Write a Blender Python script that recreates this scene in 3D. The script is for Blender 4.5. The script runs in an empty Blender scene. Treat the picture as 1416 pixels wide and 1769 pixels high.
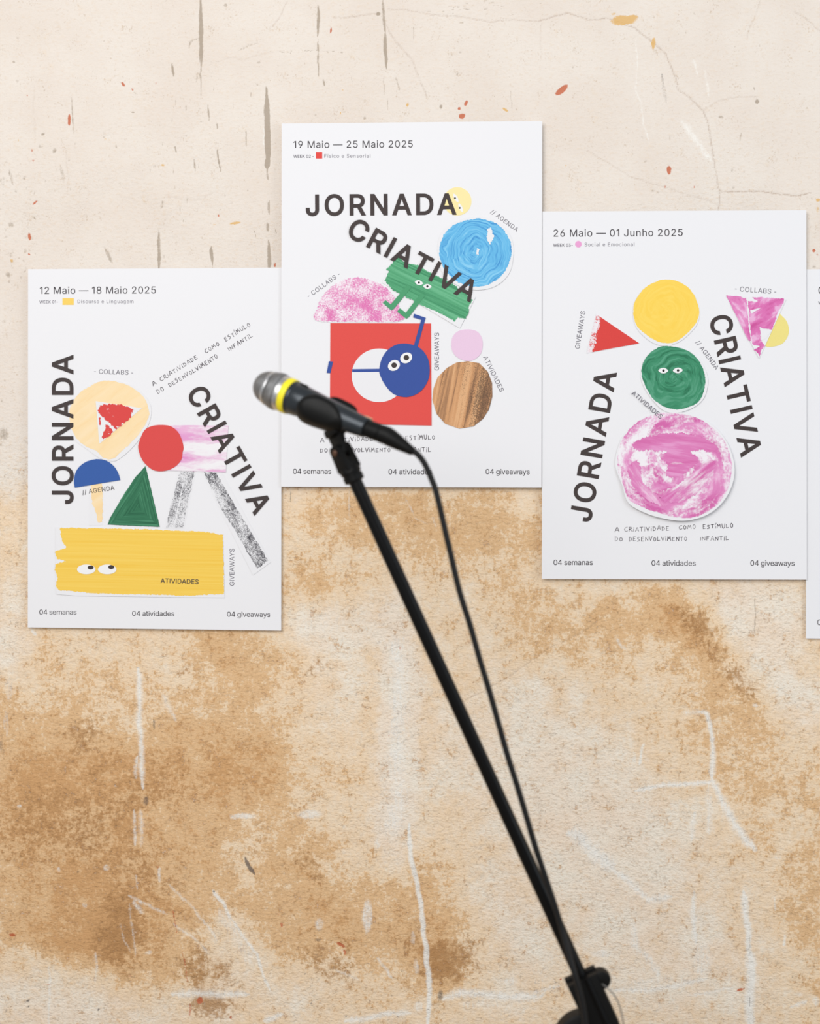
import bpy, bmesh, math, random
import numpy as np
from mathutils import Vector, Matrix

R = math.radians
SC = bpy.context.scene
COL = SC.collection
random.seed(7)

# ---------------------------------------------------------------- camera, light, exposure
LENS, FW, FH = 50.0, 1416, 1769
FPX = LENS / 36.0 * FH                      # focal length in photo pixels
YAW = R(3.5)
F_ = Vector((-math.sin(YAW), math.cos(YAW), 0.0))
R_ = Vector((math.cos(YAW), math.sin(YAW), 0.0))
U_ = Vector((0, 0, 1))
CAM = Vector((0, 0, 1.45)) - F_ * 2.288

cd = bpy.data.cameras.new('camera'); co = bpy.data.objects.new('camera', cd); COL.objects.link(co)
cd.lens = LENS; cd.sensor_width = 36; cd.sensor_fit = 'AUTO'
co.location = CAM; co.rotation_euler = (R(90), 0, YAW)
cd.dof.use_dof = True; cd.dof.focus_distance = 2.288; cd.dof.aperture_fstop = 2.2
SC.camera = co

SC.view_settings.view_transform = 'Standard'; SC.view_settings.look = 'None'
SC.view_settings.gamma = 1.0; SC.view_settings.use_curve_mapping = False
SC.view_settings.exposure = 0.0

w = bpy.data.worlds.new('daylight'); SC.world = w; w.use_nodes = True
bg = w.node_tree.nodes['Background']
bg.inputs[0].default_value = (0.96, 0.98, 1.0, 1); bg.inputs[1].default_value = 0.46

def area(name, loc, target, sx, sy, power, col):
    l = bpy.data.lights.new(name, 'AREA'); l.shape = 'RECTANGLE'; l.size = sx; l.size_y = sy
    l.energy = power; l.color = col
    o = bpy.data.objects.new(name, l); COL.objects.link(o); o.location = loc
    o.rotation_euler = (Vector(target) - Vector(loc)).to_track_quat('-Z', 'Y').to_euler()
    return o
area('window_light_left', (-0.9, -3.1, 2.75), (0.1, 0.0, 1.30), 2.4, 2.0, 80, (1.0, 0.99, 0.97))
area('window_light_right', (2.5, -1.5, 2.0), (0.1, -0.2, 1.3), 1.0, 1.8, 20, (0.82, 0.92, 1.0))

# ---------------------------------------------------------------- helpers
def wallxz(px, py):                          # point of the wall plane (y = 0) seen at a photo pixel
    d = F_ + R_ * ((px - FW / 2) / FPX) + U_ * ((FH / 2 - py) / FPX)
    t = -CAM.y / d.y
    p = CAM + d * t
    return p.x, p.z
def at(px, py, depth):                       # point at a photo pixel and a distance along the view axis
    return CAM + (F_ + R_ * ((px - FW / 2) / FPX) + U_ * ((FH / 2 - py) / FPX)) * depth

def lin(c):
    c = c / 255.0
    return c / 12.92 if c <= 0.04045 else ((c + 0.055) / 1.055) ** 2.4
def C(r, g, b, e=1.0):
    return (min(lin(r) / e, 0.95), min(lin(g) / e, 0.95), min(lin(b) / e, 0.95), 1)

def new_mat(name, col, rough=0.7, metal=0.0, spec=0.3):
    m = bpy.data.materials.new(name); m.use_nodes = True
    b = m.node_tree.nodes['Principled BSDF']
    b.inputs['Base Color'].default_value = col; b.inputs['Roughness'].default_value = rough
    b.inputs['Metallic'].default_value = metal; b.inputs['Specular IOR Level'].default_value = spec
    return m

class NT:                                    # tiny node-tree builder
    def __init__(s, m):
        s.t = m.node_tree; s.n = s.t.nodes; s.l = s.t.links; s.b = s.n['Principled BSDF']
    def node(s, typ, **kw):
        n = s.n.new(typ)
        for k, v in kw.items(): setattr(n, k, v)
        return n
    def put(s, sock, v):
        if hasattr(v, 'is_output'): s.l.new(v, sock)
        else: sock.default_value = v
    def math(s, op, a, b=0.0, c=0.0, clamp=False):
        n = s.node('ShaderNodeMath', operation=op, use_clamp=clamp)
        for i, v in enumerate((a, b, c)): s.put(n.inputs[i], v)
        return n.outputs[0]
    def add(s, a, b): return s.math('ADD', a, b)
    def mul(s, a, b): return s.math('MULTIPLY', a, b)
    def step(s, lo, hi, v):
        n = s.node('ShaderNodeMapRange', interpolation_type='SMOOTHSTEP')
        s.put(n.inputs[0], v); s.put(n.inputs[1], lo); s.put(n.inputs[2], hi)
        return n.outputs[0]
    def mix(s, f, a, b):
        n = s.node('ShaderNodeMix', data_type='RGBA')
        s.put(n.inputs[0], f); s.put(n.inputs[6], a); s.put(n.inputs[7], b)
        return n.outputs[2]
    def coord(s): return s.node('ShaderNodeTexCoord').outputs['Object']
    def mapping(s, v, loc=(0, 0, 0), rot=(0, 0, 0), sc=(1, 1, 1)):
        n = s.node('ShaderNodeMapping'); s.l.new(v, n.inputs[0])
        n.inputs[1].default_value = loc; n.inputs[2].default_value = rot; n.inputs[3].default_value = sc
        return n.outputs[0]
    def noise(s, v, scale, detail=4, rough=0.55, dist=0.0):
        n = s.node('ShaderNodeTexNoise'); s.l.new(v, n.inputs['Vector'])
        n.inputs['Scale'].default_value = scale; n.inputs['Detail'].default_value = detail
        n.inputs['Roughness'].default_value = rough; n.inputs['Distortion'].default_value = dist
        return n.outputs[0]
    def bump(s, h, strength, dist):
        n = s.node('ShaderNodeBump'); s.l.new(h, n.inputs['Height'])
        n.inputs['Strength'].default_value = strength; n.inputs['Distance'].default_value = dist
        s.l.new(n.outputs[0], s.b.inputs['Normal'])
    def color(s, c): s.l.new(c, s.b.inputs['Base Color'])

def link_mesh(name, verts, faces, m, parent=None, smooth=False):
    me = bpy.data.meshes.new(name); me.from_pydata([tuple(v) for v in verts], [], faces); me.update()
    me.materials.append(m)
    if smooth: me.polygons.foreach_set('use_smooth', [True] * len(me.polygons))
    o = bpy.data.objects.new(name, me); COL.objects.link(o)
    if parent: o.parent = parent
    return o
def tag(o, label, cat=None, group=None, kind=None):
    if label: o['label'] = label
    if cat: o['category'] = cat
    if group: o['group'] = group
    if kind: o['kind'] = kind
    return o

# ---------------------------------------------------------------- the wall: old plaster, pale paint above, ochre stains below
rng = np.random.RandomState(11)
_tabs = [rng.rand(256, 256).astype(np.float32) for _ in range(8)]
def vnoise(x, y, k):
    t = _tabs[k % 8]
    xi = np.floor(x).astype(np.int64); yi = np.floor(y).astype(np.int64)
    fx = (x - xi).astype(np.float32); fy = (y - yi).astype(np.float32)
    fx = fx * fx * (3 - 2 * fx); fy = fy * fy * (3 - 2 * fy)
    a = t[yi & 255, xi & 255]; b = t[yi & 255, (xi + 1) & 255]
    c = t[(yi + 1) & 255, xi & 255]; d = t[(yi + 1) & 255, (xi + 1) & 255]
    return (a * (1 - fx) + b * fx) * (1 - fy) + (c * (1 - fx) + d * fx) * fy
def fbm(x, y, size, octaves=4, k=0):
    v = 0; amp = 0.5; tot = 0
    for i in range(octaves):
        v = v + amp * vnoise(x / size + 17.3 * i, y / size + 9.1 * i, k + i); tot += amp; amp *= 0.55; size /= 2.03
    return v / tot - 0.5
def sstep(a, b, v):
    t = np.clip((v - a) / (b - a), 0, 1); return t * t * (3 - 2 * t)

STEP = 0.0019
gx = np.concatenate([np.arange(-2.4, -0.72, 0.06), np.arange(-0.72, 0.74, STEP), np.arange(0.74, 2.45, 0.06)])
gz = np.concatenate([np.arange(0.0, 0.56, 0.04), np.arange(0.56, 2.32, STEP), np.arange(2.32, 2.9, 0.06)])
gx = gx[np.concatenate([[True], np.diff(gx) > .001])]; gz = gz[np.concatenate([[True], np.diff(gz) > .001])]
GX, GZ = np.meshgrid(gx, gz)
# wall measure: 1 unit = one photo pixel on the wall plane
S0 = 2.288 / FPX
dx = GX - CAM.x; dy = -CAM.y
den = dx * F_.x + dy * F_.y
PX = FW / 2 + FPX * (dx * R_.x + dy * R_.y) / den
PY = FH / 2 - FPX * (GZ - CAM.z) / den
WX = PX + 46 * fbm(PX, PY, 90, 4, 0) + 12 * fbm(PX, PY, 16, 3, 4)
WY = PY + 46 * fbm(PX, PY, 90, 4, 3) + 12 * fbm(PX, PY, 16, 3, 1)

def blobs(base, lst):
    f = base
    for (x, y, rx, ry, rot, a) in lst:
        c, s = math.cos(R(rot)), math.sin(R(rot))
        ddx = WX - x; ddy = WY - y
        q = ((ddx * c + ddy * s) / rx) ** 2 + ((-ddx * s + ddy * c) / ry) ** 2
        f = f + a * np.exp(-q * q * 0.35 - q * 0.35)
    return f
low = sstep(700, 905, WY + 0.05 * (WX - 700))
ochre = blobs(-0.42 + low * 0.72, [
    (590, 1085, 110, 42, 0, -.42), (688, 1170, 34, 120, 0, -.9), (684, 1360, 34, 120, 0, -.8), (560, 1190, 70, 90, 0, -.22),
    (860, 1290, 150, 130, 0, -.32), (1010, 1350, 150, 130, 0, -.34), (1000, 1520, 130, 150, 0, -.3), (1130, 1580, 120, 170, 0, -.34),
    (1345, 1110, 95, 85, 40, -.55), (1395, 1230, 60, 50, 0, -.4), (70, 1710, 130, 70, 0, -.42), 
    (400, 1640, 45, 80, 0, -.3), (500, 1705, 70, 50, 0, -.25), (15, 1080, 45, 80, 0, -.4), (1280, 1040, 70, 40, 0, -.35),
    (860, 1640, 70, 120, 0, -.3), (1250, 1700, 120, 90, 0, -.18), (430, 1180, 60, 60, 0, -.1), (200, 1760, 140, 40, 0, -.25),
    (110, 1400, 190, 110, 0, .42), (60, 1300, 120, 130, 0, .22), (330, 1330, 130, 120, 0, .32), (420, 1125, 90, 60, 0, .35),
    (280, 1590, 150, 110, 0, .36), (200, 1600, 70, 90, 0, .2), (1330, 1340, 110, 120, 0, .20), (1400, 1600, 45, 170, 0, .24),
    (1195, 1080, 80, 50, 40, .42), (1265, 1170, 80, 55, 50, .28), (1120, 1060, 80, 40, 0, .2), (990, 1090, 90, 70, 0, .22),
    (760, 890, 170, 60, 0, .16), (720, 1590, 80, 80, 0, .3), (780, 1665, 70, 60, 0, .42), (560, 1640, 90, 70, 0, .28),
    (525, 1490, 60, 90, 0, .24), (640, 1560, 90, 70, 0, .14), (1398, 1150, 30, 50, 0, .35), (550, 1030, 60, 40, 0, .2),
    (885, 1080, 60, 50, 0, .12), (20, 900, 50, 90, 0, -.05), (80, 1560, 120, 80, 0, .32), (100, 1640, 140, 45, 0, .3), (700, 905, 230, 60, 0, .14), (250, 1400, 340, 330, 0, .05), (450, 1290, 80, 130, 0, .26), (480, 1590, 80, 80, 0, .12), (880, 960, 60, 60, 0, .14), (620, 960, 140, 80, 0, .12), (1130, 1230, 160, 100, 0, .12), (1405, 60, 40, 40, 0, .12)])
deep = blobs(-0.30 + low * 0.16, [
    (110, 1425, 170, 85, 0, .52), (195, 1605, 50, 50, 0, .56), (262, 1535, 90, 55, 0, .4), (300, 1340, 100, 56, 0, .36), (250, 1660, 110, 50, 0, .34),
    (375, 1690, 60, 45, 20, .46), (420, 1120, 70, 40, 0, .30), (1240, 1130, 28, 70, -35, .46), (1185, 1062, 60, 26, 25, .42), (1290, 1195, 46, 26, 20, .4),
    (1320, 1345, 60, 60, 0, .26), (790, 1660, 55, 42, 0, .58), (735, 1660, 40, 50, 0, .4), (532, 1490, 28, 46, -25, .5), (555, 1655, 70, 46, 0, .44),
    (690, 1605, 36, 40, 0, .4), (600, 1715, 60, 40, 0, .3), (545, 1155, 26, 18, 0, .5), (600, 1136, 18, 12, 0, .4), (615, 1445, 26, 30, 0, .36),
    (130, 1265, 40, 24, -20, .5), (165, 1300, 50, 30, -30, .34), (320, 1165, 14, 14, 0, .5), (455, 1470, 40, 50, 0, .3), (370, 1745, 40, 30, 0, .5),
    (1400, 1600, 26, 120, 0, .08), (500, 1300, 50, 30, 0, .2), (880, 1070, 40, 26, 0, .2), (745, 1080, 50, 24, 0, .2)])
white = np.full_like(ochre, -0.5); dark = np.full_like(ochre, -0.45); crack = np.zeros_like(ochre)
rust = np.full_like(ochre, -0.4); yel = np.full_like(ochre, -0.4); soot = np.full_like(ochre, -0.5)

def win(x0, x1, y0, y1, pad):
    ax, az = wallxz(x0 - pad, y1 + pad); bx, bz = wallxz(x1 + pad, y0 - pad)
    i0, i1 = np.searchsorted(gz, [min(az, bz) - .01, max(az, bz) + .01]); j0, j1 = np.searchsorted(gx, [ax - .01, bx + .01])
    return slice(i0, i1), slice(j0, j1)
JX = PX + 7 * fbm(PX, PY, 26, 3, 2); JY = PY + 7 * fbm(PX, PY, 26, 3, 5)
def stroke(field, pts, wd, amp=1.2, soft=0.6, wob=1.0, taper=True, plateau=True):
    xs = [p[0] for p in pts]; ys = [p[1] for p in pts]
    sl = win(min(xs), max(xs), min(ys), max(ys), wd + 14)
    px = PX[sl] + (JX[sl] - PX[sl]) * wob; py = PY[sl] + (JY[sl] - PY[sl]) * wob
    tot = sum(math.dist(pts[i], pts[i + 1]) for i in range(len(pts) - 1)); acc = 0
    best = np.full(px.shape, -9.0)
    for (x0, y0), (x1, y1) in zip(pts[:-1], pts[1:]):
        L = max(math.dist((x0, y0), (x1, y1)), 1e-3)
        t = np.clip(((px - x0) * (x1 - x0) + (py - y0) * (y1 - y0)) / L ** 2, 0, 1)
        d = np.hypot(px - x0 - t * (x1 - x0), py - y0 - t * (y1 - y0))
        g = (acc + t * L) / tot
        ww = wd * 0.5 * (np.minimum(1, (0.45 + 6.0 * np.minimum(g, 1 - g)) if not plateau else (0.2 + 3.0 * np.minimum(g, 1 - g))) if taper else 1)
        best = np.maximum(best, 1 - d / (ww * (1 + soft)))
        acc += L
    field[sl] = np.maximum(field[sl], -0.5 + (0.5 + amp) * (np.clip(best * (1 + soft), 0, 1) if plateau else np.clip(best, 0, 1) ** .75))
def spot(field, x, y, rx, ry, rot=0, amp=1.2, wob=1.0):
    r = max(rx, ry); sl = win(x - r, x + r, y - r, y + r, 14)
    px = PX[sl] + (JX[sl] - PX[sl]) * wob - x; py = PY[sl] + (JY[sl] - PY[sl]) * wob - y
    c, s = math.cos(R(rot)), math.sin(R(rot))
    q = np.sqrt(((px * c + py * s) / rx) ** 2 + ((-px * s + py * c) / ry) ** 2)
    field[sl] = np.maximum(field[sl], -0.5 + (0.5 + amp) * np.clip(1.6 - q, 0, 1) / 1.0)
def hair(pts, a=1.0, wd=1.6):
    f = np.full_like(crack, -0.5); stroke(f, pts, wd, 0.5, 0.9, 0.8, False)
    np.maximum(crack, np.clip(f + 0.5, 0, 1) * a, out=crack)

# dark vertical gouges of the upper plaster
for pts, wd, am in [
    ([(346, -10), (346, 30), (347, 70), (347, 125)], 7.5, .95), ([(346.5, 115), (347, 170)], 2.4, .7), ([(343, 66), (331, 70), (324, 82)], 5, .35), ([(343, 125), (339, 143)], 5, .35),
    ([(460, 150), (461, 200), (462, 260), (462, 298)], 9.5, 1.25), ([(462, 270), (461.5, 292)], 9, 1.3), ([(462, 296), (463, 312)], 4, .7), ([(464, 346), (465, 372)], 5, .6), ([(462, 385), (463, 402)], 6, .6),
    ([(464, 414), (465, 440), (465, 470)], 6.5, 1.0), ([(274, 396), (274, 425), (274, 470)], 6, .8), ([(364, 425), (366, 456)], 6, 1.0), ([(296, 107), (300, 134)], 4.5, .9), ([(300, 134), (305, 166)], 2, .4),
    ([(375, 258), (378, 280), (381, 296)], 3.2, .9), ([(335, 274), (337, 296)], 3.2, .8), ([(337, 296), (339, 313)], 1.6, .5), ([(358, 179), (362, 212)], 3, .8), ([(302, 250), (304, 266)], 3, .8),
    ([(373, 211), (376, 225)], 3, .8), ([(320, 182), (321, 193)], 2.6, .7), ([(123, 156), (125, 190), (126, 235)], 3.4, .55), ([(105, 284), (109, 318)], 8, .32), ([(15, 291), (24, 322)], 6, .4),
    ([(179, 425), (193, 456)], 7, .5), ([(282, 345), (278, 362)], 7, .4), ([(424, 218), (424, 262)], 2.6, .5), ([(549, 4), (549, 40), (548.5, 66)], 5, .9), ([(549, 60), (550, 134)], 2.6, .85),
    ([(661, -8), (662, 26), (665, 60)], 5, .75), ([(665, 50), (665.5, 90), (666.5, 121)], 6, 1.0), ([(662, 122), (663, 164)], 2.2, .6), ([(670, 164), (669, 188)], 1.8, .5),
    ([(683, 130), (690, 156)], 3.4, .6), ([(557, 136), (560, 150)], 3.4, .9), ([(714, 46), (714, 67)], 2, .7), ([(607, 129), (609, 145)], 2, .7), ([(410, 88), (428, 79), (446, 74)], 5, .25),
    ([(883, 156), (882, 196)], 2.2, .4), ([(842, 90), (845, 102)], 2.4, .5), ([(1305.6, 1014), (1304, 1067), (1302, 1108)], 2.6, .6), ([(1281, 228), (1277, 248)], 3, .5), ([(1156, 234), (1156, 245)], 2.2, .6),
    ([(501, 846), (502, 870)], 2.6, .6), ([(57, 372), (61, 380)], 3, .5), ([(424, 1482), (431, 1500), (440, 1516)], 1.5, .1)]:
    stroke(dark, pts, wd, am, 0.6, 0.5)
for x, y, rx, ry, am in [(18, 387, 6, 5, .5), (74, 233, 3, 2.4, .9), (70, 252, 4, 3, .5), (230, 193, 3, 1.6, .8), (653.5, 25, 3, 3, 1.6), (760, 185, 2.6, 4, .9), (797, 90, 4, 3, .5), (1244.5, 203, 5, 3.4, .6),
                         (1308, 176, 3, 4, 1.0), (94, 260, 4, 5, .4), (390, 8, 4, 4, .5), (22, 106, 3, 3, .6), (186, 230, 12, 12, .12), (200, 252, 3, 3, .4), (628, 204, 3, 3, .6), (545, 200, 3, 3, .4),
                         (18, 440, 6, 6, .3), (15, 474, 6, 5, .5), (20, 452, 4, 3, .4), (447, 108, 3, 3, .4), (444, 146, 3, 3, .4), (6, 750, 9, 12, .5), (790, 128, 4, 4, .4), (1266, 295, 4, 4, .3), (1127, 330, 3, 3, .4), (1135, 332, 3, 3, .4),
                         (1405, 461, 4, 3, .5), (1114, 279, 3, 2, .5), (1403, 345, 3, 3, .3), (30, 140, 3, 3, .4), (268, 285, 3, 3, .4), (150, 302, 3, 3, .3)]:
    spot(dark, x, y, rx, ry, 0, am)
for i in range(420):
    x = random.uniform(0, 1416); y = random.uniform(0, 470); a = random.uniform(.05, .5)
    spot(dark, x, y, random.uniform(.8, 2.2), random.uniform(.8, 3.4), random.choice((-50, -40, 0, 20, 90)) + random.uniform(-15, 15), a)
for i in range(70):
    x = random.uniform(250, 480); y = random.uniform(150, 460); l = random.uniform(4, 16)
    stroke(dark, [(x, y), (x + l * .12 * random.uniform(-.3, 1.6), y + l)], random.uniform(1.4, 2.6), random.uniform(.0, .6), .6, .6)
for i in range(110):
    x = random.uniform(0, 58); y = random.uniform(270, 1000) if i % 2 else random.uniform(280, 500)
    spot(dark, x, y, random.uniform(1.2, 4), random.uniform(1.2, 5), random.uniform(-40, 40), random.uniform(-.1, .45))
for i in range(34):
    x = random.uniform(480, 610); y = 88 + (x - 480) * 0.015 + random.gauss(0, 1.2)
    spot(dark, x, y, random.uniform(1, 3), 1.2, 0, random.uniform(.2, .7))
for i in range(60):
    x = random.gauss(840, 45); y = random.gauss(14, 12)
    stroke(dark, [(x, y), (x + random.uniform(4, 12), y + random.uniform(-2, 2))], 1.8, random.uniform(.1, .6), .6, 1)
for i in range(50):
    x = random.gauss(425, 35); y = random.gauss(322, 22)
    stroke(dark, [(x, y), (x + random.uniform(3, 9), y + random.uniform(-1, 1))], 1.6, random.uniform(.0, .4), .6, 1)
# hairline cracks
for pts, a in [([(668, 44), (683, 73), (710, 102), (722, 129), (739, 169)], .5), ([(575, 31), (600, 31), (626, 26), (653, 25)], .5), ([(670, 16), (717, 19), (751, 26), (805, 29), (846, 37), (887, 32), (931, 37)], .45),
               ([(930, 36), (957, 29), (981, 21), (1016, 33), (1050, 31), (1095, 48), (1122, 67), (1150, 94), (1167, 137), (1170, 156), (1191, 168), (1215, 192), (1222, 213), (1230, 254), (1235, 288), (1239, 323), (1244, 331), (1240, 366)], .75),
               ([(1244, 331), (1290, 331), (1314, 331), (1342, 336), (1373, 338), (1400, 335)], .95), ([(1215, 189), (1239, 175), (1273, 168), (1307, 168)], .35), ([(1373, 20), (1393, 33), (1420, 57)], .5),
               ([(1012, 261), (1060, 285), (1088, 304), (1126, 317), (1170, 331), (1239, 353)], .4), ([(1290, 65), (1304, 27), (1314, -5)], .3), ([(498, 0), (480, 32), (470, 48)], .4), ([(360, 113), (400, 98), (420, 102), (470, 88)], .2),
               ([(286, 336), (320, 344), (350, 344), (366, 332)], .25), ([(799, 1212), (836, 1193), (884, 1165), (900, 1153), (947, 1122), (1002, 1093), (1046, 1066)], .6), ([(640, 1276), (700, 1250), (760, 1219)], .35),
               ([(60, 150), (57, 200), (62, 240)], .2), ([(115, 265), (117, 330)], .2), ([(1, 1270), (5, 1310)], .7), ([(935, 40), (934, 100)], .2)]:
    hair(pts, a)
# white chalky scratches
for pts, wd, am in [
    ([(241, 1155), (241, 1200), (241, 1250), (244, 1297), (247, 1361)], 8, .62), ([(236, 1308), (234, 1345)], 6, .45), ([(232, 1398), (232, 1463)], 5, .35), ([(243, 1398), (243, 1463)], 8, .3),
    ([(236, 1512), (237, 1536)], 4, .2), ([(281, 1202), (305, 1246)], 8, .25), ([(276, 1500), (275, 1524)], 5, .45), ([(369, 1539), (385, 1562), (400, 1588)], 4.5, .7), ([(400, 1586), (420, 1620), (444, 1651), (456, 1690), (469, 1712)], 4.5, .62),
    ([(380, 1575), (405, 1610), (435, 1665)], 22, .25), ([(288, 1525), (325, 1559), (350, 1590), (373, 1624)], 4.5, .36), ([(222, 1546), (250, 1562), (288, 1580)], 5, .36), ([(300, 1596), (330, 1618), (359, 1646)], 5, .32),
    ([(224, 1559), (228, 1600), (234, 1653)], 4, .3), ([(209, 1594), (216, 1625), (224, 1644)], 4, .25), ([(230, 1556), (247, 1577)], 6, .4), ([(298, 1717), (360, 1716), (430, 1718)], 11, .5), ([(84, 1668), (83, 1775)], 4, .42), ([(166, 1644), (166, 1700)], 5, .35),
    ([(52, 1086), (61, 1096)], 5, .6), ([(706.6, 1424), (710, 1481), (717, 1516), (724, 1551), (731, 1601), (735, 1643), (739.4, 1678), (741, 1714), (738.4, 1775)], 5.4, .95),
    ([(765, 1727), (793, 1715), (864, 1721), (934, 1721)], 12, .55), ([(793, 1734), (860, 1736)], 14, .2), ([(595, 1765), (630, 1760), (666, 1751), (708, 1752)], 9, .55), ([(454, 1763), (486, 1752)], 8, .6), ([(652, 1654), (665, 1670), (677, 1690)], 5, .4),
    ([(580, 1675), (620, 1694)], 5, .3), ([(1206, 1229), (1219, 1231), (1230, 1271), (1232, 1308), (1230, 1350)], 6.5, .7), ([(1098, 1366), (1137, 1357), (1184, 1355), (1221, 1353), (1230, 1350)], 7, .6), ([(1230, 1346), (1250, 1385), (1268, 1424), (1306, 1470)], 11, .62),
    ([(1224, 1358), (1224, 1440)], 13, .28), ([(1200, 1405), (1195, 1452)], 8, .4), ([(1180, 1231), (1217, 1229)], 9, .25), ([(1112, 1284), (1104, 1322)], 5, .55), ([(1093, 1300), (1097, 1318)], 6, .35), ([(1064, 1104), (1082, 1122)], 5, .35),
    ([(982, 1440), (1000, 1443), (1017, 1464), (1060, 1504)], 19, .58), ([(1060, 1504), (1090, 1525), (1119, 1553), (1159, 1549)], 10, .5), ([(1197, 1540), (1197, 1588), (1200, 1631)], 8, .5), ([(1093, 1596), (1095, 1631), (1119, 1657), (1137, 1685)], 13, .35),
    ([(1284, 1540), (1292, 1599), (1295, 1650)], 8, .75), ([(1295, 1640), (1297, 1708), (1294, 1775)], 11, .9), ([(1060, 1713), (1133, 1708), (1221, 1690)], 9, .4), ([(1188, 1721), (1265, 1708)], 6, .28), ([(898, 1722), (966, 1704)], 8, .4), ([(922, 1730), (951, 1704)], 7, .38),
    ([(1355, 1616), (1355, 1633)], 4, .6), ([(1337, 1547), (1337, 1574)], 4, .35), ([(1090, 1700), (1160, 1690)], 16, .16), ([(1365, 1742), (1392, 1730)], 9, .4), ([(1100, 65), (1098, 144), (1108, 192), (1120, 250)], 3, .3), ([(1196, 100), (1205, 131)], 5, .3), ([(1218, 120), (1224, 166)], 4, .3),
    ([(1177, 210), (1204, 244), (1228, 276)], 10, .35), ([(454.5, 221), (455, 252)], 2, .5), ([(603, 845), (604, 898)], 3, .25), ([(700, 860), (716, 895), (740, 905)], 4, .2), ([(746, 890), (752, 908)], 4, .25)]:
    stroke(white, pts, wd * 1.25, am * 1.0 + .16, 1.3, 1.1, True, False)
for x, y, rx, ry, am in [(420, 1410, 22, 6, .6), (404, 1412, 8, 5, .5), (533, 1408, 24, 9, .5), (634, 1583, 9, 32, .6), (550, 1596, 8, 14, .45), (722, 1738, 9, 10, .45), (719, 1670, 6, 16, .4), (712, 1620, 5, 14, .4), (1213, 1655, 20, 40, .35), (1208, 1676, 12, 8, .4),
                         (1038, 1648, 18, 9, .45), (1410, 1730, 8, 10, .5), (1380, 1716, 8, 5, .4), (650, 1458, 8, 9, .35), (185, 1500, 8, 7, .35), (100, 1502, 4, 5, .4), (34, 1393, 5, 4, .5), (255, 1645, 7, 4, .4), (146, 1563, 5, 6, .3), (1306, 1220, 6, 4, .5), (1202, 1199, 6, 4, .4),
                         (1343, 1482, 8, 4, .35), (880, 1695, 14, 10, .35), (930, 1690, 20, 22, .2), (682, 1760, 22, 14, .3), (10, 1250, 5, 30, .3), (15, 1190, 8, 30, .25), (593, 1470, 5, 5, .3), (594, 1430, 5, 5, .3), (1138, 1740, 10, 14, .25), (186, 234, 5, 6, .35), (1165, 1737, 8, 20, .2)]:
    spot(white, x, y, rx, ry, 0, am)
# the whitewashed band left of the line under the middle poster
bandw = sstep(-30, 40, 711 + 2 - PX + 0 * WX) * sstep(640, 690, WX) * sstep(1060, 1120, WY) * (1 - sstep(1400, 1500, WY)) * (PX < 712.5)
white = np.maximum(white, -0.5 + 1.0 * bandw + 0.10 * bandw)
blob_w = np.exp(-(((WX - 545) / 70) ** 2 + ((WY - 1085) / 34) ** 2)) + 0.8 * np.exp(-(((WX - 660) / 36) ** 2 + ((WY - 1115) / 40) ** 2)) + 0.6 * np.exp(-(((WX - 845) / 90) ** 2 + ((WY - 1500) / 60) ** 2))
white = np.maximum(white, -0.5 + 0.75 * blob_w)
# brick-red and yellow chips
for x, y, rx, ry, rot, am in [(969.5, 155, 11, 4.2, -38, 1.5), (1155.5, 293.5, 3.6, 7, 0, 1.0), (797.6, 200.5, 5, 4, -20, 1.2), (805, 178, 2.2, 4.5, 20, 1.2), (793.5, 187.5, 2.6, 2.4, 0, 1.1), (570.5, 52, 1.8, 5, 5, .8), (570.5, 40, 1, 8, 5, .3), (119.4, 207, 2.4, 9.5, 3, 1.0),
                              (212, 146, 2.2, 5, -35, .9), (229, 154.5, 1.6, 2.4, -30, .9), (50.5, 408.5, 2.4, 6, -8, .9), (60.7, 349.6, 5.5, 1.6, -42, .7), (57, 277, 3.4, 2, 0, .5), (54.5, 260, 2, 3.5, 0, .4), (50, 439, 3, 1.6, 30, .7), (474.5, 458, 1.8, 4, 0, .8), (377.5, 372.5, 1.6, 1.8, 0, 1.2),
                              (1149, 322.5, 1.6, 2.4, 0, .8), (1199, 322.5, 1.2, 3, 20, .6), (1406, 433.5, 2.4, 2.4, 0, 1.4), (21, 1615, 6, 2.6, 0, .8), (345, 1729, 5, 6, 20, .9), (82, 1700, 11, 1.4, 0, .3), (588, 1632, 9, 3, 30, .7), (595, 1645, 3, 5, -20, .5), (486, 1598, 3, 5, 0, .5), (481, 1580, 2, 5, -20, .3),
                              (1279, 1710, 7, 2.6, -15, .7), (967.5, 1692.5, 1.8, 2, 0, .9), (328, 1745, 3, 12, 0, .35), (399, 1758, 2.4, 3, 0, .7), (741, 192, 1.4, 1.4, 0, .6), (47, 165, 1.4, 1.4, 0, .7), (269, 143, 1.2, 2.4, 0, .5), (691, 1120, 3, 3, 30, .3), (672, 1271, 2, 2, 0, .4), (1412, 440, 3, 1.4, 20, .3)]:
    spot(rust, x, y, rx, ry, rot, am, .35)
for pts, wd, am in [([(296.6, 1560), (302, 1590), (307, 1617)], 4, .35), ([(314, 1640), (319, 1665), (324, 1704)], 3.4, .32), ([(789, 1676), (807, 1696)], 2, .35), ([(216, 1690), (230, 1684)], 2.4, .2), ([(272, 1494), (272, 1504)], 3, .3)]:
    stroke(rust, pts, wd, am, .6, .6)
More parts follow.
